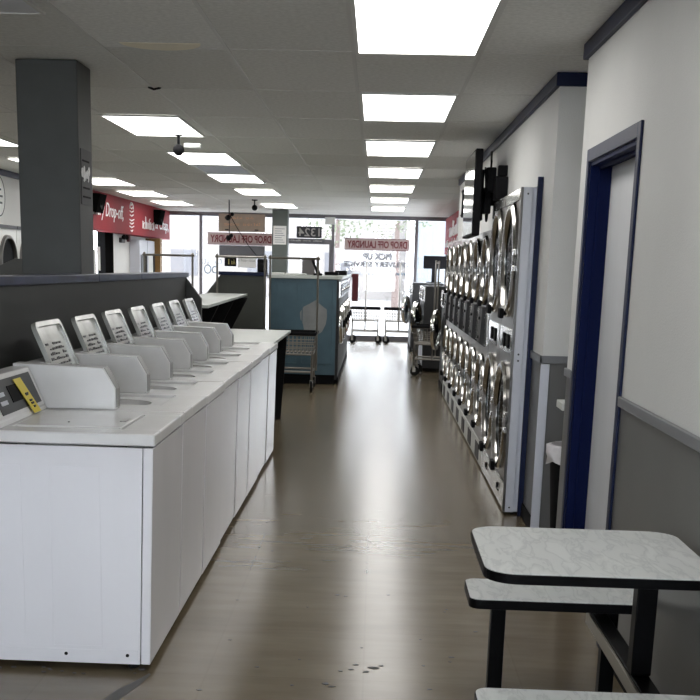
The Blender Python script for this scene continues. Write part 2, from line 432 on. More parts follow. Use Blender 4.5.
# red fascias over the side walls
b = MB().box(-4.75, -4.5, 18.7, YW-.06, 2.05, H-.002)
fl = solo('fascia_sign', b, RED, 'long red fascia with white script lettering along the far left wall', 'sign')
text_mesh('lettering', 'Laundry Drop-off,', 2.7, .30, (-4.497, 19.85, 2.36), PX, SIGNW, fl, bold=.0, shear=.3)
text_mesh('lettering', '& Chap,', 1.5, .28, (-4.497, 25.0, 2.30), PX, SIGNW, fl, shear=.3)
scribble('lettering', 1.2, .22, (-4.497, 23.5, 2.30), PX, SIGNW, fl, 4, (), .012)
eb = MB()
for k, (wd, z) in enumerate(((.10, 2.58), (.22, 2.52), (.34, 2.46), (.30, 2.39), (.40, 2.31), (.32, 2.25), (.38, 2.19), (.2, 2.12))):
    eb.tube([(-4.496, 21.9-wd/2, z), (-4.496, 21.9, z-.02), (-4.496, 21.9+wd/2, z+.01)], .010, 6)
eb.tube([(-4.496, 21.9+.16*math.cos(a), 2.50+.11*math.sin(a)) for a in [i*PI/8 for i in range(9)]], .010, 6)
eb.build('emblem', SIGNW, fl, True)
b = MB().box(1.44, 1.50, 19.8, 25.9, 1.88, H-.04)
fr = solo('fascia_sign', b, RED, 'short red fascia with faint white lettering beyond the dryers on the right', 'sign')
scribble('lettering', 3.2, .28, (1.437, 22.7, 2.34), NX, SIGNW, fr, 5, (.5,), .016)
scribble('lettering', 3.6, .13, (1.437, 23.6, 2.08), NX, SIGNW, fr, 6, (.3, .6), .010)

# ------------------------------------------------------------------ ceiling lights
def make_light(x0, x1, y0, lit, label):
    y1 = y0 + 1.39
    t = thing('ceiling_light', ((x0+x1)/2, (y0+y1)/2, H-.012), label, 'ceiling light', 'recessed ceiling lights')
    hx, hy = (x1-x0)/2, (y1-y0)/2
    b = MB()
    for a in ((-hx, hx, -hy, -hy+.016), (-hx, hx, hy-.016, hy), (-hx, -hx+.016, -hy+.016, hy-.016), (hx-.016, hx, -hy+.016, hy-.016)):
        b.box(*a, -.004, .010)
    b.build('frame', TILEBAR, t)
    box('diffuser', DIFF if lit else DIFFOFF, -hx+.016, hx-.016, -hy+.016, hy-.016, 0, .008, 0, t)
    return t
ords = ['first', 'second', 'third', 'fourth', 'fifth', 'sixth', 'seventh', 'eighth', 'ninth']
for k in range(7):
    make_light(-.145, .485, 5.10+2.83*k, True, 'bright ceiling light over the aisle, %s in its row from the camera' % ords[k])
make_light(-.145, .485, 2.2, True, 'bright rectangular ceiling light over the aisle above the camera')
for k, y in enumerate((9.33, 12.22, 15.02, 17.82, 21.8)):
    make_light(-2.155, -1.54, y, True, 'bright ceiling light above the washers, %s lit one in its row' % ords[k])
make_light(-2.155, -1.54, 4.25, False, 'unlit rectangular ceiling light panel above the washers, at the top left corner')
for k, y in enumerate((7.7, 10.55, 13.35, 16.2, 18.9, 21.7)):
    make_light(-4.14, -3.52, y, True, 'bright rectangular ceiling light in the far left row, %s from the camera' % ords[k])

# ceiling vent, cameras, stained tile
t = thing('ceiling_vent', (-1.85, 14.35, H-.012), 'dark slotted ceiling vent between two lights above the washers', 'vent')
MB().box(-.3, .3, -.6, -.56, 0, .01).box(-.3, .3, .56, .6, 0, .01).box(-.3, -.27, -.56, .56, 0, .01).box(.27, .3, -.56, .56, 0, .01).build('frame', TILEBAR, t)
sb = MB()
for k in range(9): sb.prism([(-.55+.125*k, .0), (-.5+.125*k, .0), (-.47+.125*k, .010), (-.52+.125*k, .010)], 'x', -.27, .27)
sb.build('slats', LTGREY, t)
box('backing', BLACK, -.27, .27, -.56, .56, .0105, .0115, 0, t)
def ceiling_cam(x, y, drop, label, arm):
    t = thing('security_camera', (x, y, H), label, 'security camera', 'ceiling security cameras')
    MB().lathe([(0, -.001), (.05, -.001), (.05, -.015), (.02, -.02), (0, -.02)], 'z').build('mount', BLACK, t)
    MB().tube([(0, 0, -.015), (0, 0, -drop)], .012).build('stem', BLACK, t)
    MB().sphere((0, 0, -drop-.035), .05).build('dome', BLACK, t)
    if arm: MB().box(.05, .2, -.04, .04, -drop-.02, -drop+.02, .01).build('camera_body', PLASTIC, t)
ceiling_cam(-1.76, 10.62, .10, 'black ball camera with a white arm hanging from the ceiling above the washers', True)
ceiling_cam(-2.13, 20.75, .10, 'black ball camera hanging from the ceiling in front of the brown board', False)
b = MB(); pts = []
for i in range(13):
    a = PI*i/12; pts.append((-1.15-.21*math.cos(a), 6.36+.2*math.sin(a)))
b.prism(pts, 'z', H-.004, H-.0005)
solo('ceiling_stain', b, STAIN, 'half round tan water stain on a ceiling tile above the washers', 'stain')
b = MB().tube([(-1.50, 7.9, H-.002), (-1.46, 7.86, H-.02), (-1.43, 7.92, H-.002)], .008, 6)  # bug mark on the ceiling, shaped as a small bent tube
solo('ceiling_bug_mark', b, BLACK, 'tiny black bug mark on the ceiling above the washers', 'hook')

# ------------------------------------------------------------------ column & pillar
b = MB().box(-2.065, -1.715, 6.9, 7.22, 0, H-.003, .006)
solo('column', b, mat('charcoal_column_paint', (.062, .066, .063), .5, var=.06), 'thick dark grey square column behind the washer partition', 'column')
b = MB().box(-2.11, -1.80, 24.0, 24.35, 0, H-.003, .006)
solo('column', b, PILLAR, 'slender grey green column near the front windows behind the blue end panel', 'column')
t = thing('notice', (-1.714, 7.05, 1.87), 'plastic covered notice with modelled white glare on the side of the dark column', 'notice')
MB().box(-.0, .004, -.12, .12, 0, .31, .001).build('sheet', MIDGREY, t)
b = MB()
for k in range(5): b.box(.004, .006, -.09+.01*(k % 2), .09-.02*(k % 3), .04+.05*k, .05+.05*k)
b.build('print', BLACK, t)
b = MB()  # white glare on the notice, put in as pale glossy blobs
random.seed(3)
for k in range(9):
    y = -.10+.02*k+random.uniform(-.01, .01); z = .17+random.uniform(-.02, .03)
    b.sphere((.005, y, z), .02, 8, (.2, 1, 1.4))
b.build('glare_blobs', mat('glare_white', (.85, .85, .85), .15), t)
t = thing('notice', (-1.955, 23.995, 1.97), 'white paper notice taped to the far grey green column', 'notice')
MB().box(-.13, .13, -.004, 0, 0, .36).build('sheet', PAPER, t)
b = MB()
for k in range(7): b.box(-.10, .10-.03*(k % 3), -.006, -.004, .04+.043*k, .05+.043*k)
b.build('print', GREYINK, t)

# ------------------------------------------------------------------ partition behind the washers
t = thing('low_partition', (-1.69, 7.3, 0), 'dark grey low partition with navy cap running behind the washers', 'partition')
MB().box(-1.745, -1.635, 4.2, 10.25, 0, 1.437).build('panel', DKGREY, t, True)
for a, c in ((4.2, 6.93), (6.935, 8.2), (8.205, 10.27)):
    MB().box(-1.76, -1.618, a, c, 1.437, 1.478, .004).build('cap', NAVY2, t, True)
MB().prism([(-1.635, 0), (-1.635, 1.437), (-1.5, 1.26), (-1.5, 0)], 'y', 10.2, 10.25, .002).build('end_wing', DKGREY, t, True)
t = thing('low_partition', (-3.7, 12, 0), 'dark low divider with slanted top seen beside the column on the left', 'partition')
MB().prism([(-.35, 0), (-.35, 1.38), (.05, 1.56), (.25, 1.56), (.25, 0)], 'y', -.03, .03, .002).build('panel', DKGREY, t)
MB().box(.0, .1, .03, 2.2, 0, 1.36).build('divider', DKGREY, t)

# ------------------------------------------------------------------ washers
WC = -1.185                                                            # x of machine centre
def make_washer(closed, label):
    t = thing('top_loading_washer', (0, 0, 0), label, 'washing machine', 'top loading washers along the aisle')
    P_, hw = .345, .341
    # cabinet: open-topped shell of four walls
    b = MB().box(-.35, .318, -hw, -hw+.012, .03, .878).box(-.35, .318, hw-.012, hw, .03, .878).box(-.35, -.338, -hw+.012, hw-.012, .03, .878)
    b.box(-.33, .31, -hw+.012, hw-.012, .05, .06)
    cb_ = b.build('cabinet', WHITE, t)
    for v in cb_.data.vertices:
        if v.co.x > .3: v.co.x += .019*(v.co.z-.03)/.85
    fp_ = MB().box(.321, .358, -hw-.001, hw+.001, .03, .878, .004, 2).build('front_panel', WHITE, t)
    for v in fp_.data.vertices: v.co.x += .019*(v.co.z-.03)/.85
    # embossed panels on the side
    b = MB()
    for x0, x1 in ((-.30, -.13), (-.02, .17)):
        b.box(x0, x0+.004, -hw-.0015, -hw, .10, .80).box(x1, x1+.004, -hw-.0015, -hw, .10, .80).box(x0, x1+.004, -hw-.0015, -hw, .80, .804).box(x0, x1+.004, -hw-.0015, -hw, .096, .10)
    b.build('embossing', WHITE, t)
    b = MB().box(-.34, .31, -hw-.002, -hw, .05, .085)
    b.build('bottom_rail', WHITE, t)
    b = MB()
    for x in (.03, .27): b.lathe([(0, -hw-.004), (.007, -hw-.004), (.007, -hw-.002)], 'y', (x, 0, .066), 10)
    b.build('screws', BLACK, t)
    # top deck with the tub opening
    X0, X1, Z0, Z1 = -.185, .235, .884, .930
    Y0, Y1 = (-.215, .235) if closed else (-.125, .318)
    b = MB().box(-.36, .384, -P_+.001, Y0, Z0, Z1, .007, 3).box(-.36, .384, Y1, P_-.001, Z0, Z1, .007, 3).box(-.36, X0, Y0-.008, Y1+.008, Z0, Z1, .007, 3).box(X1, .384, Y0-.008, Y1+.008, Z0, Z1, .007, 3)
    b.build('top_panel', WHITE2, t)
    b = MB(); N_ = 40; hc = (.0, (Y0+Y1)/2); rh = .155; I_, O_, D_ = [], [], []
    for i in range(N_):
        an = 2*PI*i/N_; u, v = math.cos(an), math.sin(an); k = 1e9
        if u > 1e-6: k = min(k, (X1+.004-hc[0])/u)
        if u < -1e-6: k = min(k, (X0-.004-hc[0])/u)
        if v > 1e-6: k = min(k, (Y1+.004-hc[1])/v)
        if v < -1e-6: k = min(k, (Y0-.004-hc[1])/v)
        I_.append(b.b.verts.new((hc[0]+rh*u, hc[1]+rh*v, .910))); O_.append(b.b.verts.new((hc[0]+k*u, hc[1]+k*v, .914))); D_.append(b.b.verts.new((hc[0]+rh*u, hc[1]+rh*v, .80)))
    for i in range(N_):
        j = (i+1) % N_; b._f((I_[i], I_[j], O_[j], O_[i])); b._f((D_[i], D_[j], I_[j], I_[i]))
    if not closed: b.build('well_ledge', WHITE2, t)
    else: b.b.free()
    b = MB().lathe([(.26, .884), (.20, .878), (.205, .70), (.19, .60), (0, .60)], 'z', (0, .01, 0), 32)
    b.build('tub', WHITE2, t)
    for sx in (-.3, .28):
        for sy in (-.28, .28): MB().lathe([(0, 0), (.022, 0), (.022, .012), (.01, .015), (.01, .05), (0, .05)], 'z', (sx, sy, 0), 12).build('foot', RUBBER, t)
    # console with sloping face
    MB().prism([(-.36, .931), (-.36, 1.108), (-.285, 1.108), (-.215, .95), (-.205, .931)], 'y', -.338 if closed else -.248, .338, .004).build('console', WHITE2, t)
    def face(y0, y1, s0, s1, d, name, m):
        # plate on the sloping face; s runs 0 (bottom) .. 1 (top)
        A = Vector((-.215, 0, .95)); B = Vector((-.285, 0, 1.108)); n = Vector((.158, 0, .07)).normalized()
        b = MB(); q = [A+(B-A)*s0, A+(B-A)*s1]
        pts = [(q[0].x, q[0].z), (q[0].x+n.x*d, q[0].z+n.z*d), (q[1].x+n.x*d, q[1].z+n.z*d), (q[1].x, q[1].z)]
        b.prism(pts, 'y', y0, y1); return b.build(name, m, t)
    pl = face(-.22, .30, .10, .88, .003, 'display_panel', mat_disp)
    face(-.05, .08, .3, .7, .006, 'display_window', BLACK)
    face(-.19, -.11, .3, .4, .005, 'button_row', LTGREY); face(-.19, -.11, .5, .6, .005, 'button_row', LTGREY)
    # coin box
    if not closed:
        MB().prism([(.085, .931), (.085, 1.022), (.035, 1.107), (-.355, 1.118), (-.355, .931)], 'y', -.343, -.250, .003).build('coin_box', WHITE2, t)
        MB().prism([(.0862, .94), (.0882, .94), (.0882, 1.020), (.0375, 1.1075), (.0355, 1.1065), (.0862, 1.0205)], 'y', -.329, -.264).build('coin_slide', mat_slide, t)
    # lid
    if closed:
        l = MB().box(X0+.004, X1-.004, Y0+.004, Y1-.004, .912, .935, .005, 3).build('lid', WHITE2, t)
        MB().box(X1-.045, X1-.02, -.05, .05, .9345, .938, .001).build('finger_notch', STEELD, l)
        MB().lathe([(0, 0), (.004, 0), (.004, .002), (0, .0025)], 'z', (.0, -.1, .935), 10).build('mark', BLACK, l)
    else:
        ang = math.radians(113)      # swung back
        hinge = Vector((-.195, 0, .937))
        Ln, W0, W1 = .365, Y0+.005, Y1-.002
        a = Vector((math.cos(ang), 0, math.sin(ang))); n = Vector((math.sin(ang), 0, -math.cos(ang)))   # along lid, and inner normal (towards the aisle)
        def M4():
            M = Matrix((a, Vector((0, 1, 0)), n)).transposed().to_4x4(); M.translation = hinge; return M
        def place(o):
            o.data.transform(M4()); return o
        # shell: back plate with raised, rounded rim
        b = MB(); ys = (W0, W1); r = .035
        def rr_(x0, x1, y0, y1, r, n_=5):
            p = []
            for cx, cy, a0 in ((x1-r, y1-r, 0), (x0+r, y1-r, 90), (x0+r, y0+r, 180), (x1-r, y0+r, 270)):
                for i in range(n_+1):
                    t_ = math.radians(a0+90*i/n_); p.append((cx+r*math.cos(t_), cy+r*math.sin(t_)))
            return p
        outer = rr_(0, Ln, W0, W1, .04); inner = rr_(.022, Ln-.022, W0+.022, W1-.022, .028)
        B2 = b.b; 
        def ring(p, z): return [B2.verts.new((x, y, z)) for x, y in p]
        o0, o1, i1, i0 = ring(outer, -.006), ring(outer, .016), ring(inner, .016), ring(inner, .004)
        nn = len(outer)
        b._f(o0[::-1]); b._f(i0)
        for i in range(nn):
            j = (i+1) % nn
            b._f((o0[i], o0[j], o1[j], o1[i]), True); b._f((o1[i], o1[j], i1[j], i1[i])); b._f((i1[i], i1[j], i0[j], i0[i]), True)
        lid = place(b.build('lid', GREYLID, t))
        lab = place(MB().box(.04, .29, W0+.045, W1-.05, .004, .0048).build('instruction_label', GREYLID, lid))
        b = MB(); random.seed(5)
        for k in range(7):
            x = .11+.024*k; y = W0+.065
            while y < W1-.10:
                ln = random.uniform(.01, .05)
                if random.random() < .8: b.box(x, x+random.uniform(.006, .014), y, min(y+ln, W1-.08), .0048, .0068)
                y += ln+.012
        place(b.build('label_print', INK, lid))
    return t
mat_disp = mat('console_grey', (.04, .043, .047), .5); mat_slide = mat('coin_slide_grey', (.22, .22, .21), .3, .6)
w0_ = make_washer(True, 'white top-loading washer nearest the camera, lid closed, yellow tag on its console')
w0_.location = (WC, 4.27+.344, 0)
proto = make_washer(False, 'x')
for k in range(1, 8):
    o = proto if k == 1 else copy_tree(proto)
    o.location = (WC+random.uniform(-.004, .004), 4.27+.344+.69*k, random.choice((0, .002, -.0)))
    o['label'] = 'white top-loading washer with open lid, %s machine from the camera in the aisle row' % ords[k] if k < 7 else 'white top-loading washer with open lid at the far end, beside the folding table'
# yellow tag hanging on console
b = MB()
A = Vector((WC-.215, 0, .95)); B = Vector((WC-.285, 0, 1.108)); n = Vector((.158, 0, .07)).normalized()
q0, q1 = A+(B-A)*-.10+n*.009, A+(B-A)*.80+n*.009
vv = []
for q, yo in ((q0, .045), (q1, -.03)):
    for y in (4.69, 4.785):
        vv.append((q.x, y+yo, q.z))
b2 = b.b
lo = [b2.verts.new(p) for p in vv]; hi = [b2.verts.new(Vector(p)+n*.002) for p in vv]
for f in ((0, 1, 3, 2),): b._f([lo[i] for i in f]); b._f([hi[i] for i in f[::-1]])
for i, j in ((0, 1), (1, 3), (3, 2), (2, 0)): b._f((lo[i], lo[j], hi[j], hi[i]))
yt = solo('yellow_tag', b, YELLOW, 'yellow paper tag stuck on the console of the nearest washer', 'tag')
b = MB()
for k, (s, w_) in enumerate(((.55, .035), (.35, .03), (.27, .03), (.17, .02))):
    c = q0+(q1-q0)*s+n*.0025; yo = 4.7375+.045-.075*s
    b.box(c.x-.002, c.x+.003, yo-w_/2, yo+w_/2, c.z-.004-(.005 if k == 0 else 0), c.z+.004)
b.build('print', INK, yt, True)
# lint and dirt under the near washer
b = MB(); random.seed(11)
for k in range(26):
    x = random.uniform(-1.9, -.86); y = 4.36+random.uniform(-.15, -.07)
    b.sphere((x, y, .006), random.uniform(.004, .012), 6, (1.6, 1, .5))
tag(b.build('floor_lint', mat('dusty_lint', (.10, .09, .085), .9)), 'dusty lint along the bottom edge of the nearest washer', 'lint', kind='stuff')

# ------------------------------------------------------------------ folding tables beyond the washers
t = thing('folding_table', (-1.2, 11.1, 0), 'low folding table with pale top at the far end of the washers', 'table')
MB().box(-1.5, -.875, 9.9, 12.35, .872, .9, .004).build('table_top', FORMICA, t, True)
MB().prism([(-1.49, .80), (-.90, .862), (-.90, .872), (-1.49, .872)], 'y', 9.93, 12.3).build('apron', BLACK, t, True)
for y in (9.95, 12.1): MB().prism([(-1.49, 0), (-1.49, .80), (-.90, .86), (-.90, .80), (-.95, .0)], 'y', y, y+.04).build('support_panel', BLACK, t, True)
t = thing('folding_shelf', (-1.75, 12.6, 0), 'high folding shelf with pale top on dark slanted brackets behind the partition end', 'shelf')
MB().prism([(-2.1, 10.4), (-1.47, 10.4), (-1.62, 15.0), (-2.1, 15.0)], 'z', 1.175, 1.2).build('shelf_top', FORMICA, t, True)
for y in (10.5, 11.6, 12.8, 14.2): MB().prism([(-2.08, 0), (-2.08, 1.17), (-1.53, 1.17), (-1.85, .55), (-1.85, 0)], 'y', y, y+.035).build('bracket', BLACK, t, True)
# dark end panel with navy cap
t = thing('end_partition', (-1.75, 15.4, 0), 'dark olive grey end partition with navy cap beside the blue cabinet end', 'partition')
OLIVE = mat('dark_olive_paint', (.05, .054, .046), .6, var=.06)
MB().prism([(-2.35, 0), (-2.35, 1.0), (-2.03, 1.42), (-1.44, 1.42), (-1.44, 0)], 'y', 15.5, 15.6).build('panel', OLIVE, t, True)
MB().box(-2.05, -1.42, 15.47, 15.63, 1.42, 1.465, .004).build('cap', NAVY, t, True)
# blue painted island end with front loaders behind
t = thing('island_cabinet', (-.95, 17.6, 0), 'blue painted island end panel with a grey filler patch and black toe kick', 'cabinet')
MB().box(-1.40, -.525, 15.9, 15.95, .13, 1.395).build('end_panel', TEAL, t, True)
b = MB()
for x0, x1, z0, z1 in ((-1.33, -1.05, .27, 1.335), (-.985, -.58, .27, 1.335)):
    for a in ((x0, x1, z0, z0+.012), (x0, x1, z1-.012, z1), (x0, x0+.012, z0, z1), (x1-.012, x1, z0, z1)):
        b.box(a[0], a[1], 15.893, 15.9, a[2], a[3], .002)
b.build('panel_moulding', TEAL, t, True)
b = MB(); pts = []
for x, z in ((-.80, 1.12), (-.77, 1.09), (-.72, 1.05), (-.65, 1.0), (-.645, .9), (-.66, .80), (-.71, .70), (-.80, .645), (-.90, .65), (-.95, .72), (-.965, .80), (-1.0, .86), (-1.01, .95), (-.96, 1.03), (-.88, 1.07)): pts.append((x, z))
b.prism(pts, 'y', 15.897, 15.9); b.build('filler_patch', PATCH, t, True)
MB().box(-1.38, -.53, 15.93, 15.97, 0, .13).build('toe_kick', BLACK, t, True)
MB().box(-1.45, -.45, 15.87, 21.3, 1.395, 1.435, .004).build('counter_top', FORMICA, t, True)
MB().box(-1.42, -1.38, 15.96, 21.3, 0, 1.394).build('back_panel', DKGREY, t, True)

def ring_door(b_, r, x, sgn, c, seg=36):
    """chrome ring around a window; sgn = direction it bulges along x"""
    b_.lathe([(r*.80, x), (r*.81, x+sgn*.03), (r*.86, x+sgn*.045), (r*.95, x+sgn*.045), (r, x+sgn*.02), (r, x)], 'x', c, seg)
def make_front_loader(label, sgn=1, group='front loading washers', open_deg=None, ww=.86, hh=1.30):
    """front faces local +x (sgn=1) or -x"""
    t = thing('front_loading_washer', (0, 0, 0), label, 'washing machine', group)
    s = sgn; lo, hi = sorted((-.58*s, 0))
    MB().box(lo, hi, -ww/2+.004, ww/2-.004, .06, hh-.0).build('cabinet', DARKCAB, t)
    a, c = sorted((0, .012*s)); MB().box(a, c, -ww/2+.01, ww/2-.01, .10, hh-.24, .003).build('front_panel', DARKCAB, t)
    a, c = sorted((0, .03*s)); cp = MB().box(a, c, -ww/2+.01, ww/2-.01, hh-.23, hh-.01, .006).build('control_panel', STEEL, t)
    a, c = sorted((.03*s, .034*s)); MB().box(a, c, -.3, .05, hh-.2, hh-.05, .001).build('display', BLACK, cp)
    b = MB()
    for k in range(4): b.lathe([(0, .04*s), (.015, .04*s), (.018, .03*s)], 'x', (0, .12+.055*k, hh-.14), 12)
    b.build('buttons', CHROME, cp)
    a, c = sorted((0, .02*s)); MB().box(a, c, -ww/2+.02, ww/2-.02, .0, .095).build('kick_plate', BLACK, t)
    b = MB(); ring_door(b, .265, .012*s, s, (0, 0, .78)); 
    dd = b.build('door_ring', CHROME, t)
    b = MB().lathe([(0, .045*s), (.10, .04*s), (.19, .02*s), (.214, .015*s)], 'x', (0, 0, .78), 32); b.build('door_glass', TINTED, dd)
    b = MB().lathe([(0, -.02*s), (.205, -.018*s), (.21, .012*s)], 'x', (0, 0, .78), 32); b.build('drum', STEELD, dd)
    a, c = sorted((.05*s, .085*s)); MB().box(a, c, .215, .26, .73, .83, .008).build('door_handle', BLACK, dd)
    if open_deg is not None:
        h = Vector((.02*s, .27, .78)); R = Matrix.Rotation(math.radians(open_deg*s), 4, 'Z')
        M = Matrix.Translation(h) @ R @ Matrix.Translation(-h)
        for o in (dd, *dd.children):
            if o.name.startswith('drum'): continue
            o.data.transform(M)
    return t
fl0 = make_front_loader('x', 1, 'front loaders along the island', None, 1.04, 1.38)
for k in range(5):
    o = fl0 if k == 0 else copy_tree(fl0)
    o.location = (-.50, 16.49+1.05*k, 0)
    o['label'] = 'chrome fronted washer in the island behind the blue panel, %s from the panel' % ords[k]
# clutter on the island
b = MB().box(-1.06, -.885, 17.0, 17.2, 1.44, 1.68, .01)
solo('grey_box', b, mat('box_grey', (.13, .12, .12), .6), 'dark grey box standing on the island counter', 'box')
t = thing('basket_handle', (-.84, 16.5, 1.436), 'black folded hand truck handle leaning on the island counter', 'handle')
MB().tube([(-.05, 0, .235), (-.04, 0, .18), (.0, 0, .1), (.03, 0, .0)], .016).tube([(.02, 0, .22), (.02, 0, .1), (.07, 0, .0)], .013).box(-.06, .05, -.02, .02, .22, .24, .005).box(-.03, .09, -.03, .03, 0, .03, .005).build('frame', BLACK, t)
random.seed(21)
for k, (x, y, sx, sz, m_, lb) in enumerate(((-1.33, 16.2, .08, .03, PAPER, 'low stack of white papers on the island counter, left end'), (-1.1, 16.3, .14, .025, PLASTIC, 'flat white tray on the island counter in front of the dark box'), (-.66, 17.6, .10, .05, BLACK, 'black bag lying on the island counter near the aisle'), (-.55, 18.6, .09, .07, BLACK, 'black bundle at the far aisle edge of the island counter'))):
    b = MB().box(x-sx, x+sx, y-.12, y+.12, 1.4355, 1.4355+sz, .008)
    solo(('paper_stack', 'tray', 'bag', 'bundle')[k], b, m_, lb, ('paper', 'tray', 'bag', 'bag')[k])
b = MB().box(-.43, -.32, 21.32, 21.36, .97, 1.45, .003)
b.box(-.50, -.32, 21.301, 21.33, 1.39, 1.435)
solo('hanging_board', b, MAROON, 'dark maroon board sticking out from the far end of the island', 'board')
t = thing('desk_monitor', (-1.60, 16.3, 1.37), 'black box speaker on the end partition left of the island', 'monitor')
t.location = (-1.52, 15.9, 1.436)
MB().box(-.06, .06, -.09, .09, 0, .20, .01).build('housing', BLACK, t)
MB().lathe([(.05, -.092), (.04, -.098), (0, -.093)], 'y', (0, 0, .1), 16).build('cone', RUBBER, t)

# ------------------------------------------------------------------ rolling laundry carts
CARTM = mat('worn_cart_steel', (.30, .28, .25), .3, .9)
def make_cart(label, L=.56, Wd=.62, group='rolling laundry carts', top=1.66, m_=CARTM):
    """L along x, Wd along y"""
    t = thing('laundry_cart', (0, 0, 0), label, 'cart', group)
    hx, hy = L/2, Wd/2
    b = MB()
    for z, k in ((.705, 1.0), (.62, .97), (.56, .95), (.50, .92)):
        b.tube([(-hx*k, -hy*k, z), (hx*k, -hy*k, z), (hx*k, hy*k, z), (-hx*k, hy*k, z)], .007, 6, True)
    n = 11
    for i in range(n+1):
        u = -1+2*i/n
        for s in (-1, 1):
            b.tube([(hx*u, s*hy, .71), (hx*u*.9, s*hy*.9, .48)], .004, 5); b.tube([(s*hx, hy*u, .71), (s*hx*.9, hy*u*.9, .48)], .004, 5)
        b.tube([(hx*u*.9, -hy*.9, .48), (hx*u*.9, hy*.9, .48)], .004, 5)
    b.build('wire_basket', m_, t)
    b = MB().tube([(-hx, -hy, .725), (hx, -hy, .725), (hx, hy, .725), (-hx, hy, .725)], .022, 8, True)
    b.build('bumper', BLACK, t)
    b = MB()
    for sx in (-1, 1):
        for sy in (-1, 1): b.tube([(sx*hx*.88, sy*hy*.88, .49), (sx*hx*.88, sy*hy*.88, .15)], .014)
    for z in (.25, .47): b.tube([(-hx*.88, -hy*.88, z), (hx*.88, -hy*.88, z), (hx*.88, hy*.88, z), (-hx*.88, hy*.88, z)], .013, 8, True)
    b.build('frame', m_, t)
    for sx in (-1, 1):
        for sy in (-1, 1):
            x, y = sx*hx*.88, sy*hy*.88
            c = MB().box(x-.022, x+.022, y-.02, y+.02, .142, .15).box(x-.022, x-.017, y-.02, y+.02, .12, .142).box(x+.017, x+.022, y-.02, y+.02, .12, .142).box(x-.022, x-.017, y-.03, y+.015, .06, .12).box(x+.017, x+.022, y-.03, y+.015, .06, .12).build('caster', m_, t)
            MB().lathe([(0, -.018), (.055, -.018), (.07, -.014), (.07, .014), (.055, .018), (0, .018)], 'x', (x, y-.02, .0705), 20).build('wheel', RUBBER, c)
    b = MB()
    for sx in (-1, 1): b.tube([(sx*(hx+.004), 0, .25), (sx*(hx+.004), 0, top)], .013)
    b.tube([(-hx-.03, 0, top-.01), (hx+.03, 0, top-.01)], .013)
    for sx in (-1, 1): b.sphere((sx*(hx+.004), 0, top+.01), .017, 8)
    b.build('hanging_rail', m_, t)
    return t
c0 = make_cart('chrome laundry cart with hanging rail parked before the blue end panel', .60)
c0.location = (-1.045, 15.15, 0)
for loc, rz, lb in (((-1.72, 15.15, 0), 0, 'chrome cart whose hanging rail shows before the dark end partition'),
                    ((-2.62, 15.0, 0), 0, 'chrome cart whose rail shows above the partition end, against the front window'),
                    ((-.21, 25.35, 0), PI/2, 'laundry cart by the shop window, left one of the pair'),
                    ((.50, 25.35, 0), PI/2, 'laundry cart by the shop window, right one of the pair'),
                    ((.90, 17.85, 0), PI/2-.12, 'laundry cart at the far end of the dryers, rail poles up')):
    o = copy_tree(c0); o.location = loc; o.rotation_euler = (0, 0, rz); o['label'] = lb

# ------------------------------------------------------------------ right hand dryers
FX = .90
def lower_upper(t, ww, zu, ru, zl, rl):
    for nm, z, r in (('upper_door', zu, ru), ('lower_door', zl, rl)):
        b = MB()
        b.lathe([(r*.86, -.012), (r*.87, -.035), (r*.90, -.05), (r*.96, -.05), (r, -.035), (r, -.012)], 'x', (0, 0, z), 40)
        dr = b.build(nm, RINGM, t); dr['label'] = 'polished ring door, ' + nm.split('_')[0]
        MB().lathe([(0, -.034), (r*.4, -.032), (r*.87, -.022)], 'x', (0, 0, z), 32).build('door_glass', TINTED, dr)
        MB().lathe([(0, .035), (r*.6, .035), (r*.73, .02), (r*.755, -.008)], 'x', (0, 0, z), 32).build('drum', DRUM, dr)
        MB().box(-.08, -.05, -.06, .06, z-r*1.02, z-r*.84, .008).build('door_handle', BLACK, dr)
        for dz in (-.05, .05): MB().box(-.05, -.012, -r*1.08, -r*.9, z+dz-.02, z+dz+.02, .004).build('hinge', CHROME, dr)
def plate_with_holes(name, ww, z0, z1, holes, m_, t):
    """stainless front plate (x -0.012..0) with round holes"""
    b = MB(); N_ = 24
    zs = [z0] + [ (holes[0][0]+holes[1][0])/2 ] + [z1] if len(holes) == 2 else [z0, z1]
    for (zc, r), a, c in zip(sorted(holes), zs, zs[1:]):
        circ = []; outer = []
        for i in range(N_):
            an = 2*PI*i/N_; u, v = math.cos(an), math.sin(an)
            circ.append((r*u, zc+r*v))
            k = 1e9
            if u > 1e-6: k = min(k, (ww/2)/u)
            if u < -1e-6: k = min(k, (-ww/2)/u)
            if v > 1e-6: k = min(k, (c-zc)/v)
            if v < -1e-6: k = min(k, (a-zc)/v)
            outer.append((u*k, zc+v*k))
        # add corners
        A = [b.b.verts.new((-.012, *p)) for p in circ]; B = [b.b.verts.new((-.012, *p)) for p in outer]
        C = [b.b.verts.new((.0, *p)) for p in circ]
        for i in range(N_):
            j = (i+1) % N_
            p, q = outer[i], outer[j]
            if abs(p[0]-q[0]) > 1e-6 and abs(p[1]-q[1]) > 1e-6:
                cn = (p[0] if abs(abs(p[0])-ww/2) < 1e-6 else q[0], q[1] if abs(abs(p[0])-ww/2) < 1e-6 else p[1])
                cv = b.b.verts.new((-.012, *cn)); b._f((A[i], A[j], B[j], cv, B[i]))
            else: b._f((A[i], A[j], B[j], B[i]))
            b._f((A[i], A[j], C[j], C[i]))
    # edges
    for s in (-1, 1):
        y = s*ww/2; b._f([b.b.verts.new(p) for p in ((-.012, y, z0), (0, y, z0), (0, y, z1), (-.012, y, z1))])
    return b.build(name, m_, t)
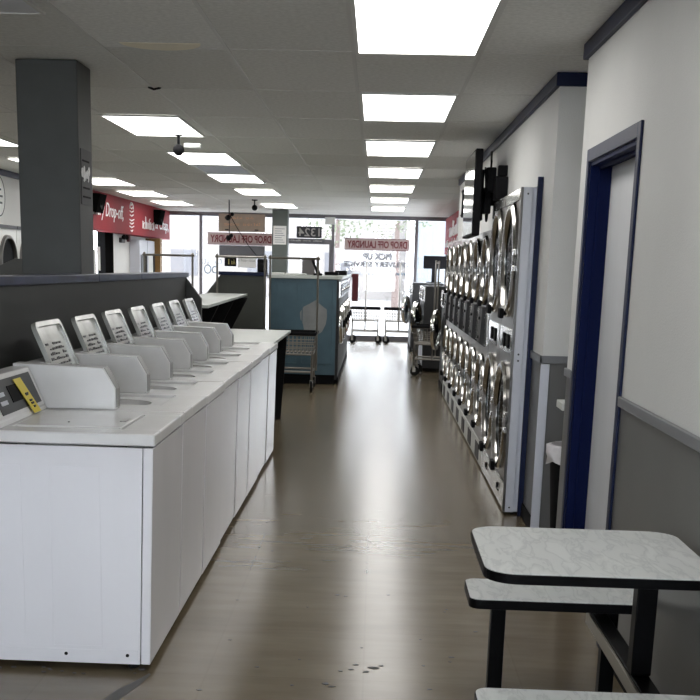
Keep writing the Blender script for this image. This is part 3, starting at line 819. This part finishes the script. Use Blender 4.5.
def make_dryer(big, label):
    t = thing('stack_dryer', (0, 0, 0), label, 'dryer', 'stacked dryers along the right wall')
    ww, hh = (.845, 2.06) if big else (.80, 1.868)
    if big: zu, ru, zl, rl = 1.62, .365, .60, .365
    else: zu, ru, zl, rl = 1.555, .275, .60, .30
    h2 = ww/2-.002
    b = MB().box(.045, .66, -h2, h2, .02, hh).box(0, .045, -h2, -h2+.02, .02, hh).box(0, .045, h2-.02, h2, .02, hh).box(0, .045, -h2+.02, h2-.02, hh-.03, hh)
    b.build('cabinet', LTGREY, t)
    plate_with_holes('front_panel', ww-.006, .20, hh, [(zl, rl*.84), (zu, ru*.84)], PLATE, t)
    lower_upper(t, ww, zu, ru, zl, rl)
    if big:
        b = MB().box(-.022, -.012, -.36, .36, 1.03, 1.19, .003)
        cp = b.build('control_strip', CHROME, t)
        for y in (-.2, 0.05): MB().box(-.03, -.022, y, y+.10, 1.06, 1.15, .002).build('coin_slot', BLACK, cp)
        b = MB().box(-.02, 0, -h2, h2, .02, .195, .003)
        bp_ = b.build('bottom_panel', STEEL, t)
        MB().lathe([(0, -.03), (.018, -.03), (.02, -.02)], 'x', (0, .0, .12), 14).box(-.024, -.02, -.06, .06, .09, .096).build('lock', BLACK, bp_)
        MB().prism([(-.38, 1.985), (.38, 1.985), (.41, 2.055), (-.41, 2.055)], 'x', -.03, -.012, .002).build('header_panel', CHROME, t)
    else:
        for z in (1.055,):
            b = MB().prism([(-.012, .955), (-.06, .985), (-.05, 1.265), (-.012, 1.27)], 'y', -.13, .13, .003)
            mb_ = b.build('coin_meter', MIDGREY, t)
            b = MB()
            for zz in (1.03, 1.18): b.lathe([(0, -.066), (.012, -.066), (.014, -.05)], 'x', (0, 0, zz), 10)
            b.build('lock', BLACK, mb_)
        for s in (-1, 1):
            MB().box(-.03, -.012, s*.27-.1, s*.27+.1, .98, 1.24, .004).build('control_strip', CHROME if s > 0 else STEEL, t)
        b = MB().box(-.02, 0, -h2, h2, .02, .195, .003); bp_ = b.build('bottom_panel', PLASTIC, t)
        MB().box(-.026, -.02, -.16, .16, .04, .17, .003).build('lint_door', MIDGREY, bp_)
        MB().box(-.03, -.012, -h2+.01, h2-.01, 1.80, 1.862, .004).build('header_panel', WHITE, t)
    return t
bg_ = make_dryer(True, 'x')
for k in range(2):
    o = bg_ if k == 0 else copy_tree(bg_); o.location = (FX, 7.965+.85*k, 0)
    o['label'] = ('tall stainless stacked dryer nearest the camera, beside the white side strip', 'tall stainless stacked dryer, second from the camera, next to the lower ones')[k]
sm = make_dryer(False, 'x')
for k in range(7):
    o = sm if k == 0 else copy_tree(sm); o.location = (FX, 9.655+.805*k, 0)
    o['label'] = 'lower stacked dryer with chrome ring doors, %s of the lower ones from the tall pair' % ords[k]
t = thing('side_strip', (.95, 7.53, 0), 'pale metal side strip covering the end of the dryer row', 'panel')
MB().box(-.062, -.008, -.006, .006, .02, 2.06, .001).build('strip', LTGREY, t)
MB().box(-.080, -.064, -.012, .006, .02, 2.06, .002).build('edge_strip', STEELD, t)
b = MB()
for z in (.05, 1.0, 1.04, 2.02): b.lathe([(0, -.009), (.005, -.009), (.006, -.006)], 'y', (-.035, 0, z), 8)
b.build('screws', BLACK, t)

# TV, mount, box and cables
t = thing('television', (.78, 10.22, 1.805), 'large flat black television on a wall bracket above the dryers', 'television')
MB().box(-.03, .03, -.53, .53, .02, .685, .008).build('housing', BLACK, t)
MB().box(-.033, -.03, -.515, .515, .04, .667).build('screen', mat('tv_screen', (.01, .01, .011), .06), t)
MB().box(.03, .07, -.25, .25, .15, .55, .004).box(.07, .20, -.06, .06, .28, .42, .004).box(.19, .218, -.16, .16, .18, .52, .003).build('wall_bracket', BLACK, t)
t = thing('receiver_box', (.955, 9.62, 2.10), 'black box with cables fixed to the wall beside the television', 'box')
MB().box(-.05, .043, -.10, .12, 0, .17, .006).build('housing', BLACK, t)
MB().box(-.03, .043, -.02, .05, .18, .26, .006).build('power_brick', BLACK, t)
b = MB()
def sag(a, c, s, n=10):
    a, c = Vector(a), Vector(c); return [a+(c-a)*i/n+Vector((0, 0, -s*4*(i/n)*(1-i/n))) for i in range(n+1)]
b.tube(sag((.965, 10.7, 2.56), (.90, 9.95, 2.42), .04), .009, 6).tube(sag((.90, 9.95, 2.42), (.88, 9.85, 2.15), .0), .009, 6)
b.tube(sag((.86, 9.80, 2.2), (.87, 9.86, 1.98), .06), .009, 6).tube(sag((.88, 9.80, 2.16), (.88, 10.0, 2.0), .12), .008, 6).tube(sag((.86, 9.80, 2.3), (.9, 9.9, 2.2), .15), .008, 6).tube(sag((.84, 9.8, 2.36), (.88, 9.85, 2.1), .1), .008, 6)
b.box(.85, .93, 9.80, 9.90, 2.17, 2.36, .01).box(.84, .90, 9.81, 9.93, 2.0, 2.12, .01)
solo('tv_cables', b, BLACK, 'tangle of black cables and adapters from ceiling trim to the television', 'cable')
b = MB().lathe([(0, -.03), (.14, -.03), (.16, -.02), (.16, 0), (0, 0)], 'x', (.999, 14.4, 2.32), 32)
ck = solo('wall_clock', b, BLACK, 'round black wall clock at the far end above the dryers', 'clock')
MB().lathe([(0, -.002), (.13, -.002), (.13, 0)], 'x', (.969, 14.4, 2.32), 32).build('clock_face', PAPER, ck, True)

# far right front loaders
A_ = make_front_loader('stainless front loader against the far end of the dryers, door ajar', -1, 'front loaders on the far right', 15, .80)
A_.location = (.91, 15.72, 0)
B_ = copy_tree(A_); B_.location = (.76, 18.75, 0); B_['label'] = 'dark steel front loader with ring door ajar behind the right hand cart'
C_ = copy_tree(A_); C_.location = (.76, 19.6, 0); C_['label'] = 'front loader with ring door ajar, middle of the far right group'
D_ = copy_tree(A_); D_.location = (.70, 23.15, 0); D_['label'] = 'front loader with ring door ajar nearest the shop window on the right'
E_ = copy_tree(A_); E_.location = (.70, 24.0, 0); E_['label'] = 'last front loader on the right, at the shop window'
b = MB().box(.93, 1.40, 24.02, 24.08, 1.57, 1.82, .006).box(1.1, 1.2, 24.03, 24.07, 1.31, 1.58).box(1.0, 1.3, 23.95, 24.15, 1.301, 1.315)
t = solo('black_screen', b, BLACK, 'black flat screen standing on the far right washer', 'screen')

# ------------------------------------------------------------------ left wall machines & shop details
def make_white_dryer(label):
    t = thing('white_wall_dryer', (0, 0, 0), label, 'dryer', 'white dryers on the left wall')
    MB().box(-.42, 0, -.385, .385, 0, 1.94).build('cabinet', PLASTIC, t)
    for z in (1.52, .58):
        b = MB().lathe([(.265, 0), (.27, .03), (.285, .04), (.305, .035), (.31, 0)], 'x', (0, 0, z), 32)
        dr = b.build('door_ring', STEELD, t)
        MB().lathe([(0, .004), (.268, .004)], 'x', (0, 0, z), 32).build('door_glass', BLACK, dr)
    MB().box(0, .02, -.37, .37, 1.03, 1.13, .003).build('control_panel', MIDGREY, t)
    MB().box(0, .015, -.385, .385, 1.90, 1.94, .002).build('top_trim', MIDGREY, t)
    return t
wd = make_white_dryer('x')
for k in range(6):
    o = wd if k == 0 else copy_tree(wd); o.location = (-4.32, 11.5+.79*k, 0)
    o['label'] = 'white dryer on the left wall behind the column, %s from the camera' % ords[k]
t = thing('round_sign', (-4.747, 14.95, 2.32), 'round pale sign with dark print high on the left wall', 'sign')
MB().lathe([(0, .012), (.27, .012), (.275, 0), (0, 0)], 'x', (0, 0, 0), 36).build('disc', PLASTIC, t)
MB().lathe([(.235, .013), (.235, .016), (.25, .016), (.25, .013)], 'x', (0, 0, 0), 36).build('border', INK, t)
b = MB()
for z, w_ in ((.08, .2), (0, .3), (-.08, .26)): b.box(.012, .015, -w_/2, w_/2, z-.012, z+.012)
b.build('print', INK, t)
# left far: office window and door frames, vending machines
t = bpy.data.objects.new('window_8', None); col.objects.link(t); t.location = (LX, 20.35, 0); struct(t)
MB().box(LX-.12, LX+.02, 19.3, 19.75, 0, 2.08).box(LX-.12, LX+.02, 20.75, 21.4, 0, 2.08).box(LX-.12, LX+.02, 19.75, 20.75, 0, .9).build('window_frame', MATTE, t, True)
MB().box(LX-.06, LX-.05, 19.75, 20.75, .9, 2.08).build('window_pane', GLASS, t, True)
for k, (y, z, hh_, m_, lb) in enumerate(((19.95, 1.45, .5, BLUEINK, 'blue poster in the lit office window on the left'), (20.2, 1.25, .5, PAPER, 'white sheet in the lit office window on the left, beside the blue poster'), (20.5, 1.4, .4, PAPER, 'white sheet in the lit office window on the left, nearest the dark door edge'))):
    b = MB().box(LX-.045, LX-.04, y-.12, y+.12, z, z+hh_)
    solo('poster', b, m_, lb, 'poster')
t = thing('emergency_light', (LX, 22.1, 1.90), 'small twin headed emergency light on the left wall under the red fascia', 'lamp')
MB().box(0, .06, -.14, .14, 0, .09, .01).build('housing', GREYB, t)
for s in (-1, 1): MB().sphere((.09, s*.12, .10), .045, 12).build('lamp_head', BLACK, t)
t = thing('fire_alarm', (LX, 22.7, 1.93), 'small dark red fire alarm box on the left wall under the fascia', 'alarm')
MB().box(0, .05, -.06, .06, 0, .12, .008).build('housing', MAROON, t)
for k, y in enumerate((23.25, 24.05)):
    t = thing('vending_machine', (LX+.003, y, 0), ('pale vending machine on the left wall beside the fire alarm', 'pale vending machine on the left wall beside the ochre post')[k], 'vending machine', 'vending machines')
    MB().box(0, .20, -.37, .37, 0, 1.98, .01).build('cabinet', LTGREY, t)
    MB().box(.20, .21, -.3, .12, .5, 1.7, .002).build('display_window', PAPER if k else MIDGREY, t)
    MB().box(.20, .215, .17, .3, .9, 1.72, .002).build('coin_panel', BLACK, t)
b = MB().box(LX, LX+.3, 24.5, 24.72, 0, 2.04)
solo('ochre_post', b, WOOD, 'ochre brown post beside the vending machines on the left', 'post')
window('window_9', 0, 0, 0, 0, 0) if False else None
t = bpy.data.objects.new('window_9', None); col.objects.link(t); t.location = (LX, 25.4, 1.0); struct(t)
MB().box(LX-.1, LX, 24.75, 24.8, 1.0, 2.05).box(LX-.1, LX, 25.93, 25.97, 1.0, 2.05).box(LX-.1, LX, 24.8, 25.93, 1.0, 1.05).build('window_frame', ALU, t, True)
MB().box(LX-.05, LX-.042, 24.8, 25.93, 1.05, 2.05).build('window_pane', GLASS, t, True)
for k, (y, z, m_) in enumerate(((25.1, 1.75, PINK), (25.4, 1.5, INK), (25.75, 1.6, PINK))):
    b = MB().box(LX-.038, LX-.034, y-.09, y+.09, z, z+.12+.05*(k % 2))
    solo('poster', b, m_, ('pink leaflet on the corner window by the ochre post', 'dark leaflet in the middle of the left corner window', 'pink leaflet on the corner window next to the front glass')[k], 'poster')
for (y, lb) in ((19.0, 'black speaker on the red fascia beside the dark column'), (24.3, 'black speaker on the red fascia between its two script texts')):
    t = thing('wall_speaker', (-4.36, y, 2.30), lb, 'speaker', 'black speakers on the fascia')
    MB().prism([(-.14, .02), (-.05, .0), (.02, .29), (-.14, .29)], 'y', -.24, .24, .006).build('housing', MATTE, t)
    MB().lathe([(.09, .012), (.07, .0), (0, .005)], 'x', (-.025, 0, .14), 20).build('cone', RUBBER, t)

# ------------------------------------------------------------------ signs on the front glass
def translucent(M, w_=.5):
    nt = M.node_tree; b = nt.nodes['Principled BSDF']; o = nt.nodes['Material Output']
    t = nt.nodes.new('ShaderNodeBsdfTranslucent'); t.inputs[0].default_value = b.inputs['Base Color'].default_value
    x = nt.nodes.new('ShaderNodeMixShader'); x.inputs[0].default_value = w_
    nt.links.new(b.outputs[0], x.inputs[1]); nt.links.new(t.outputs[0], x.inputs[2]); nt.links.new(x.outputs[0], o.inputs[0])
translucent(PINK, .12); translucent(BROWN, .06)
def banner(cx, cz, w_, h_, label, y=25.982):
    b = MB().box(cx-w_/2, cx+w_/2, y, y+.006, cz-h_/2, cz+h_/2)
    s = solo('window_banner', b, PINK, label, 'banner', 'drop off laundry banners')
    s['group'] = 'drop off laundry banners'
    text_mesh('lettering', 'DROP OFF LAUNDRY', w_*.92, h_*.62, (cx, y-.003, cz), OUT, DKRED, s, bold=.028)
    b = MB()
    for a in ((cx-w_/2, cx+w_/2, cz-h_/2, cz-h_/2+.012), (cx-w_/2, cx+w_/2, cz+h_/2-.012, cz+h_/2)): b.box(a[0], a[1], y-.002, y, a[2], a[3])
    b.build('border', MAROON, s, True)
    return s
banner(-2.96, 2.10, 1.44, .255, 'pale banner reading DROP OFF LAUNDRY backwards, left of the far column')
banner(-.01, 2.05, 1.40, .245, 'pale banner reading DROP OFF LAUNDRY backwards in the middle window')
def vinyl(name, body, w_, h_, cx, cz, m_, label, y=25.985, bold=.0):
    o = text_mesh(name, body, w_, h_, (cx, y, cz), OUT, m_, None, bold=bold); return tag(o, label, 'lettering')
vinyl('window_lettering', 'PICK UP', .62, .14, 0, 1.80, GREYINK, 'grey window letters reading PICK UP backwards under the middle banner', bold=.04)
vinyl('window_lettering', 'DELIVERY SERVICE', 1.40, .115, -.02, 1.635, GREYINK, 'grey window letters reading DELIVERY SERVICE backwards under PICK UP', bold=.04)
vinyl('window_lettering', 'www.', .26, .06, .53, 1.44, BLUEINK, 'blue letters www under DELIVERY SERVICE on the middle window', bold=.03)
o = scribble('window_lettering', .95, .10, (-.12, 25.985, 1.455), OUT, BLUEINK, None, 8, (.62,), .007)
tag(o, 'small blurred blue web address beside the letters www on the middle window', 'lettering')
o = scribble('window_lettering', .42, .11, (-3.59, 25.985, 1.62), OUT, BLUEINK, None, 9, (.5,), .007)
tag(o, 'small blue letters on the left window beside the brown board', 'lettering')
b = MB()
b.tube([(-3.68+.07*math.cos(a), 25.985, 1.45+.09*math.sin(a)) for a in [i*PI/6 for i in range(12)]], .012, 6, True).tube([(-3.52+.06*math.cos(a), 25.985, 1.44+.07*math.sin(a)) for a in [i*PI/6 for i in range(12)]], .012, 6, True)
solo('window_emblem', b, BLUEINK, 'blue ring emblem on the left window under the small letters', 'emblem')
t = thing('brown_board', (-2.93, 25.88, 2.25), 'brown board with faint orange lettering in the left front window', 'sign')
MB().box(-.5, .5, 0, .03, 0, .37).build('board', BROWN, t)
scribble('lettering', .5, .05, (-2.93, 25.878, 2.54), OUT, ORANGE, t, 10, (.4,), .005); scribble('lettering', .78, .06, (-2.93, 25.878, 2.41), OUT, ORANGE, t, 11, (.2, .5), .006)
b = MB().box(-.36, -.28, -.03, 0, .03, .05, .003).box(.28, .36, -.03, 0, .03, .05, .003); b.build('clip', BLACK, t)
b = MB().box(-3.42, -2.43, 25.9, 25.93, 1.74, 1.965)
solo('grey_board', b, GREYB, 'dark grey board in the left window under the banner', 'board')
t = thing('open_sign', (-3.18, 25.962, 1.52), 'small black sign with pale lettering low in the left front window', 'sign')
MB().box(-.13, .13, 0, .03, 0, .2, .003).build('board', BLACK, t)
scribble('lettering', .2, .11, (-3.18, 25.959, 1.62), OUT, mat('faded_yellow', (.5, .42, .15), .5), t, 12, (), .008)
t = thing('white_sign', (-2.82, 25.972, 1.50), 'white sign with dark lettering beside the small black sign', 'sign')
MB().box(-.2, .2, 0, .02, 0, .22).build('board', PAPER, t)
scribble('lettering', .34, .06, (-2.82, 25.969, 1.66), OUT, INK, t, 13, (.5,), .004)
t = thing('address_number', (-1.48, 25.93, 2.155), 'black board with the street number 1324 backwards over the street door', 'sign')
MB().box(-.27, .27, 0, .01, 0, .24).build('board', INK, t)
text_mesh('number', '1324', .46, .17, (-1.48, 25.927, 2.275), OUT, mat('number_grey', (.42, .40, .38), .5), t, bold=.01)
b = MB().box(-1.95, -1.15, 25.90, 25.93, 2.06, 2.14)
s_ = solo('door_strip_sign', b, GREYB, 'narrow dark strip sign above the glazed street door', 'sign')
scribble('lettering', .7, .035, (-1.55, 25.898, 2.10), OUT, PAPER, s_, 14, (.3, .6), .004)
t = thing('wall_unit', (-1.03, 25.85, 2.44), 'small beige unit high in the front window beside the number board', 'box')
MB().box(-.11, .11, -.08, .0, 0, .15, .01).build('housing', PLASTIC, t)
# hanging lamp cluster with cables before the brown board
t = thing('hanging_camera', (-2.35, 17.8, 2.65), 'black camera cluster with looping cables in front of the brown board', 'security camera')
t.location = (-2.60, 21.0, H)
MB().tube([(0, 0, 0), (0, 0, -.26)], .01).sphere((-.02, 0, -.30), .05, 12).sphere((.05, .02, -.24), .035, 12).sphere((-.05, .02, -.30), .03, 12).build('housing', BLACK, t)
b = MB().tube(sag((0, 0, -.26), (.0, .1, -.62), .02), .007, 6).tube(sag((.02, 0, -.26), (.55, .1, -1.0), .06), .007, 6).sphere((-.02, .1, -.64), .05, 10).sphere((.03, .1, -.60), .035, 10)
b.build('cable', BLACK, t)

# ------------------------------------------------------------------ trash can and alcove counter
t = thing('trash_can', (1.19, 6.66, 0), 'dark trash can with white liner in the alcove behind the near wall', 'trash can')
MB().lathe([(0, 0), (.13, 0), (.165, .55), (.155, .55), (.125, .015), (0, .015)], 'z', (0, 0, 0), 28).build('bin', BLACK, t)
b = MB(); prof = []
seg = 28; rows = []
for (r, z, wv) in ((.150, .50, 0), (.158, .60, .003), (.185, .595, .006), (.19, .55, .012), (.178, .49, .016)):
    rows.append([b.b.verts.new(((r+wv*math.sin(5*a+z*40))*math.cos(a), (r+wv*math.sin(5*a+z*40))*math.sin(a), z-(.02*math.sin(3*a) if wv > .01 else 0))) for a in [2*PI*i/seg for i in range(seg)]])
for A, B in zip(rows, rows[1:]):
    for i in range(seg): b._f((A[i], A[(i+1) % seg], B[(i+1) % seg], B[i]), True)
b.build('liner', VINYLBAG, t)
t = thing('wall_ledge', (1.3, 6.25, 0), 'white ledge just showing past the near wall corner', 'shelf')
MB().box(-.305, .3, -.07, .12, .845, .885, .004).build('shelf_board', PLASTIC, t)
MB().prism([(-.06, .845), (.1, .845), (-.06, .70)], 'x', -.1, -.08).build('bracket', PLASTIC, t)

# ------------------------------------------------------------------ table with benches
def rounded(x0, x1, y0, y1, r, n_=8):
    p = []
    for cx, cy, a0 in ((x1-r, y1-r, 0), (x0+r, y1-r, 90), (x0+r, y0+r, 180), (x1-r, y0+r, 270)):
        for i in range(n_+1):
            a = math.radians(a0+90*i/n_); p.append((cx+r*math.cos(a), cy+r*math.sin(a)))
    return p
t = thing('bench_table', (.66, 3.37, 0), 'marble patterned table with two fixed benches and black legs by the right wall', 'table')
def slab(nm, x0, x1, y0, y1, z, r, th=.03):
    o = MB().prism(rounded(x0+.003, x1-.003, y0+.003, y1-.003, r-.003), 'z', z-.003, z).build(nm, MARBLE, t, True)
    e = MB().prism(rounded(x0, x1, y0, y1, r), 'z', z-th, z-.002, .003)
    e.b.transform(Matrix.Translation(-wloc(t)))
    eb_ = e.build('edge_band', BLACKM, o)
    return o
slab('table_top', .325, .975, 3.09, 3.70, .75, .09)
slab('bench_seat', .358, .985, 3.885, 4.17, .45, .04, .035)
slab('bench_seat', .300, .985, 2.73, 3.015, .45, .04, .035)
for (x, y, z0, z1) in ((.472, 4.02, 0, .415), (.868, 4.02, 0, .415), (.45, 2.87, 0, .415), (.868, 2.87, 0, .415)):
    MB().box(x-.026, x+.026, y-.026, y+.026, z0, z1, .004).build('leg', BLACKM, t, True)
MB().box(.797, .857, 3.34, 3.40, .385, .72, .004).build('table_post', BLACKM, t, True)
MB().box(.797, .853, 2.80, 4.045, .33, .385, .004).build('cross_beam', BLACKM, t, True)
MB().box(.788, .797, 2.80, 4.045, .335, .38, .002).build('beam_edge', mat('worn_beam_edge', (.30, .28, .23), .35, .6), t, True)
b = MB().box(.55, .9, 3.27, 3.47, .712, .72); b.build('mounting_plate', BLACKM, t, True)

# ------------------------------------------------------------------ floor marks
random.seed(9)
b = MB()
for (x, y, s) in [(0.04, 4.42, 0.0242), (0.01, 4.37, 0.0165), (0.07, 4.45, 0.0132), (-0.09, 4.37, 0.011), (-0.03, 4.45, 0.0121), (-0.05, 4.39, 0.0099), (-0.14, 4.22, 0.0154), (-0.12, 4.19, 0.0132), (0.36, 4.59, 0.0121), (0.35, 4.53, 0.0066), (-0.42, 4.38, 0.0088), (-0.27, 4.19, 0.0088), (-0.61, 6.4, 0.0088), (-0.53, 6.32, 0.0088), (-0.63, 7.07, 0.0099), (-0.14, 5.47, 0.011), (-0.1, 5.45, 0.0088), (0.11, 5.5, 0.0077), (0.38, 5.28, 0.0077), (0.37, 5.24, 0.0066), (0.49, 4.95, 0.0088), (-0.27, 5.24, 0.0066), (-0.26, 4.49, 0.0055), (0.24, 4.81, 0.0055), (-0.57, 4.71, 0.0077), (-0.61, 4.1, 0.0099), (0.25, 4.2, 0.0099), (-0.45, 8.58, 0.0066), (0.2, 7.26, 0.0055), (-0.09, 6.17, 0.0055), (0.24, 4.47, 0.0066), (-0.61, 5.32, 0.0055), (-0.01, 4.67, 0.0055)]:
    pts = [(x+s*random.uniform(.5, 1.4)*math.cos(a), y+s*.7*random.uniform(.5, 1.4)*math.sin(a)) for a in [i*PI/4 for i in range(8)]]
    b.prism(pts, 'z', .0003, .0012)
tag(b.build('floor_scuffs', mat('dark_gum_marks', (.03, .027, .024), .6)), 'dark chips and scuff marks on the floor in the foreground', 'marks', kind='stuff')
b = MB().prism([(-.83, 4.26), (-.82, 4.25), (-.84, 4.13), (-.89, 3.95), (-.96, 3.85), (-.92, 4.05), (-.86, 4.18)], 'z', .0003, .0011)
solo('floor_crack', b, mat('grey_crack_filler', (.09, .085, .08), .6), 'grey filled crack running from the near washer corner', 'crack')

# ------------------------------------------------------------------ outside
PAVE = mat('bright_pavement', (.22, .215, .21), .9, var=.1, scale=1)
struct(box('ground_outside', PAVE, -40, 40, 26.1, 90, -.12, -.02))
struct(box('ground_behind', PAVE, -20, 20, -25, -3.65, -.12, -.02))
b = MB().box(-5.2, 2.6, 26.12, 27.6, 2.62, 2.72)
solo('shop_canopy', b, LTGREY, 'pale canopy over the pavement outside the front windows', 'canopy')
BLD = mat('pale_render', (.24, .225, .215), .9, var=.1, scale=.6); BLD2 = mat('pale_blue_render', (.20, .22, .24), .9)
def building(loc, w_, d_, h_, m_, label, win):
    t = thing('building', loc, label, 'building', 'buildings across the street')
    MB().box(-w_/2, w_/2, 0, d_, 0, h_).build('wall', m_, t)
    MB().box(-w_/2-.2, w_/2+.2, -.3, d_+.1, h_, h_+.3).build('roof', LTGREY, t)
    for x, z in win: 
        MB().box(x-.7, x+.7, -.05, 0, z, z+1.3).build('window', GREYB, t)
building((-6, 62, -.02), 15, 8, 6, BLD, 'pale rendered building across the street on the left', [(-4, 1), (0, 1), (4, 1)])
building((6, 58, -.02), 8, 8, 4.5, BLD2, 'pale blue building across the street on the right', [(-2, 1), (2, 1)])
LEAF = mat('street_leaves', (.10, .12, .07), .8); BARK = mat('bark', (.13, .10, .09), .9)
def tree(x, y, h_, label, seed):
    random.seed(seed)
    t = thing('street_tree', (x, y, -.02), label, 'tree', 'street trees')
    MB().lathe([(.16, 0), (.11, h_*.4), (.05, h_*.8), (0, h_*.85)], 'z', (0, 0, 0), 10).build('trunk', BARK, t)
    b = MB()
    for k in range(750):
        a, c_, r = random.uniform(0, 2*PI), random.uniform(-1, 1), random.random()**.4*h_*.3
        s = math.sqrt(1-c_*c_); p = Vector((r*s*math.cos(a), r*s*math.sin(a), h_*.72+r*c_))
        u = Vector((random.gauss(0, 1), random.gauss(0, 1), random.gauss(0, 1))).normalized(); v = u.orthogonal().normalized(); q = .09
        b._f([b.b.verts.new(p+u*q*i+v*q*.6*j) for i, j in ((1, 0), (0, 1), (-1, 0), (0, -1))])
    me = b.build('foliage', LEAF, t)
tree(.8, 50, 6.5, 'leafy street tree seen through the middle window', 1)
tree(-1.8, 54, 6.0, 'leafy street tree left of the one in the middle window', 2)
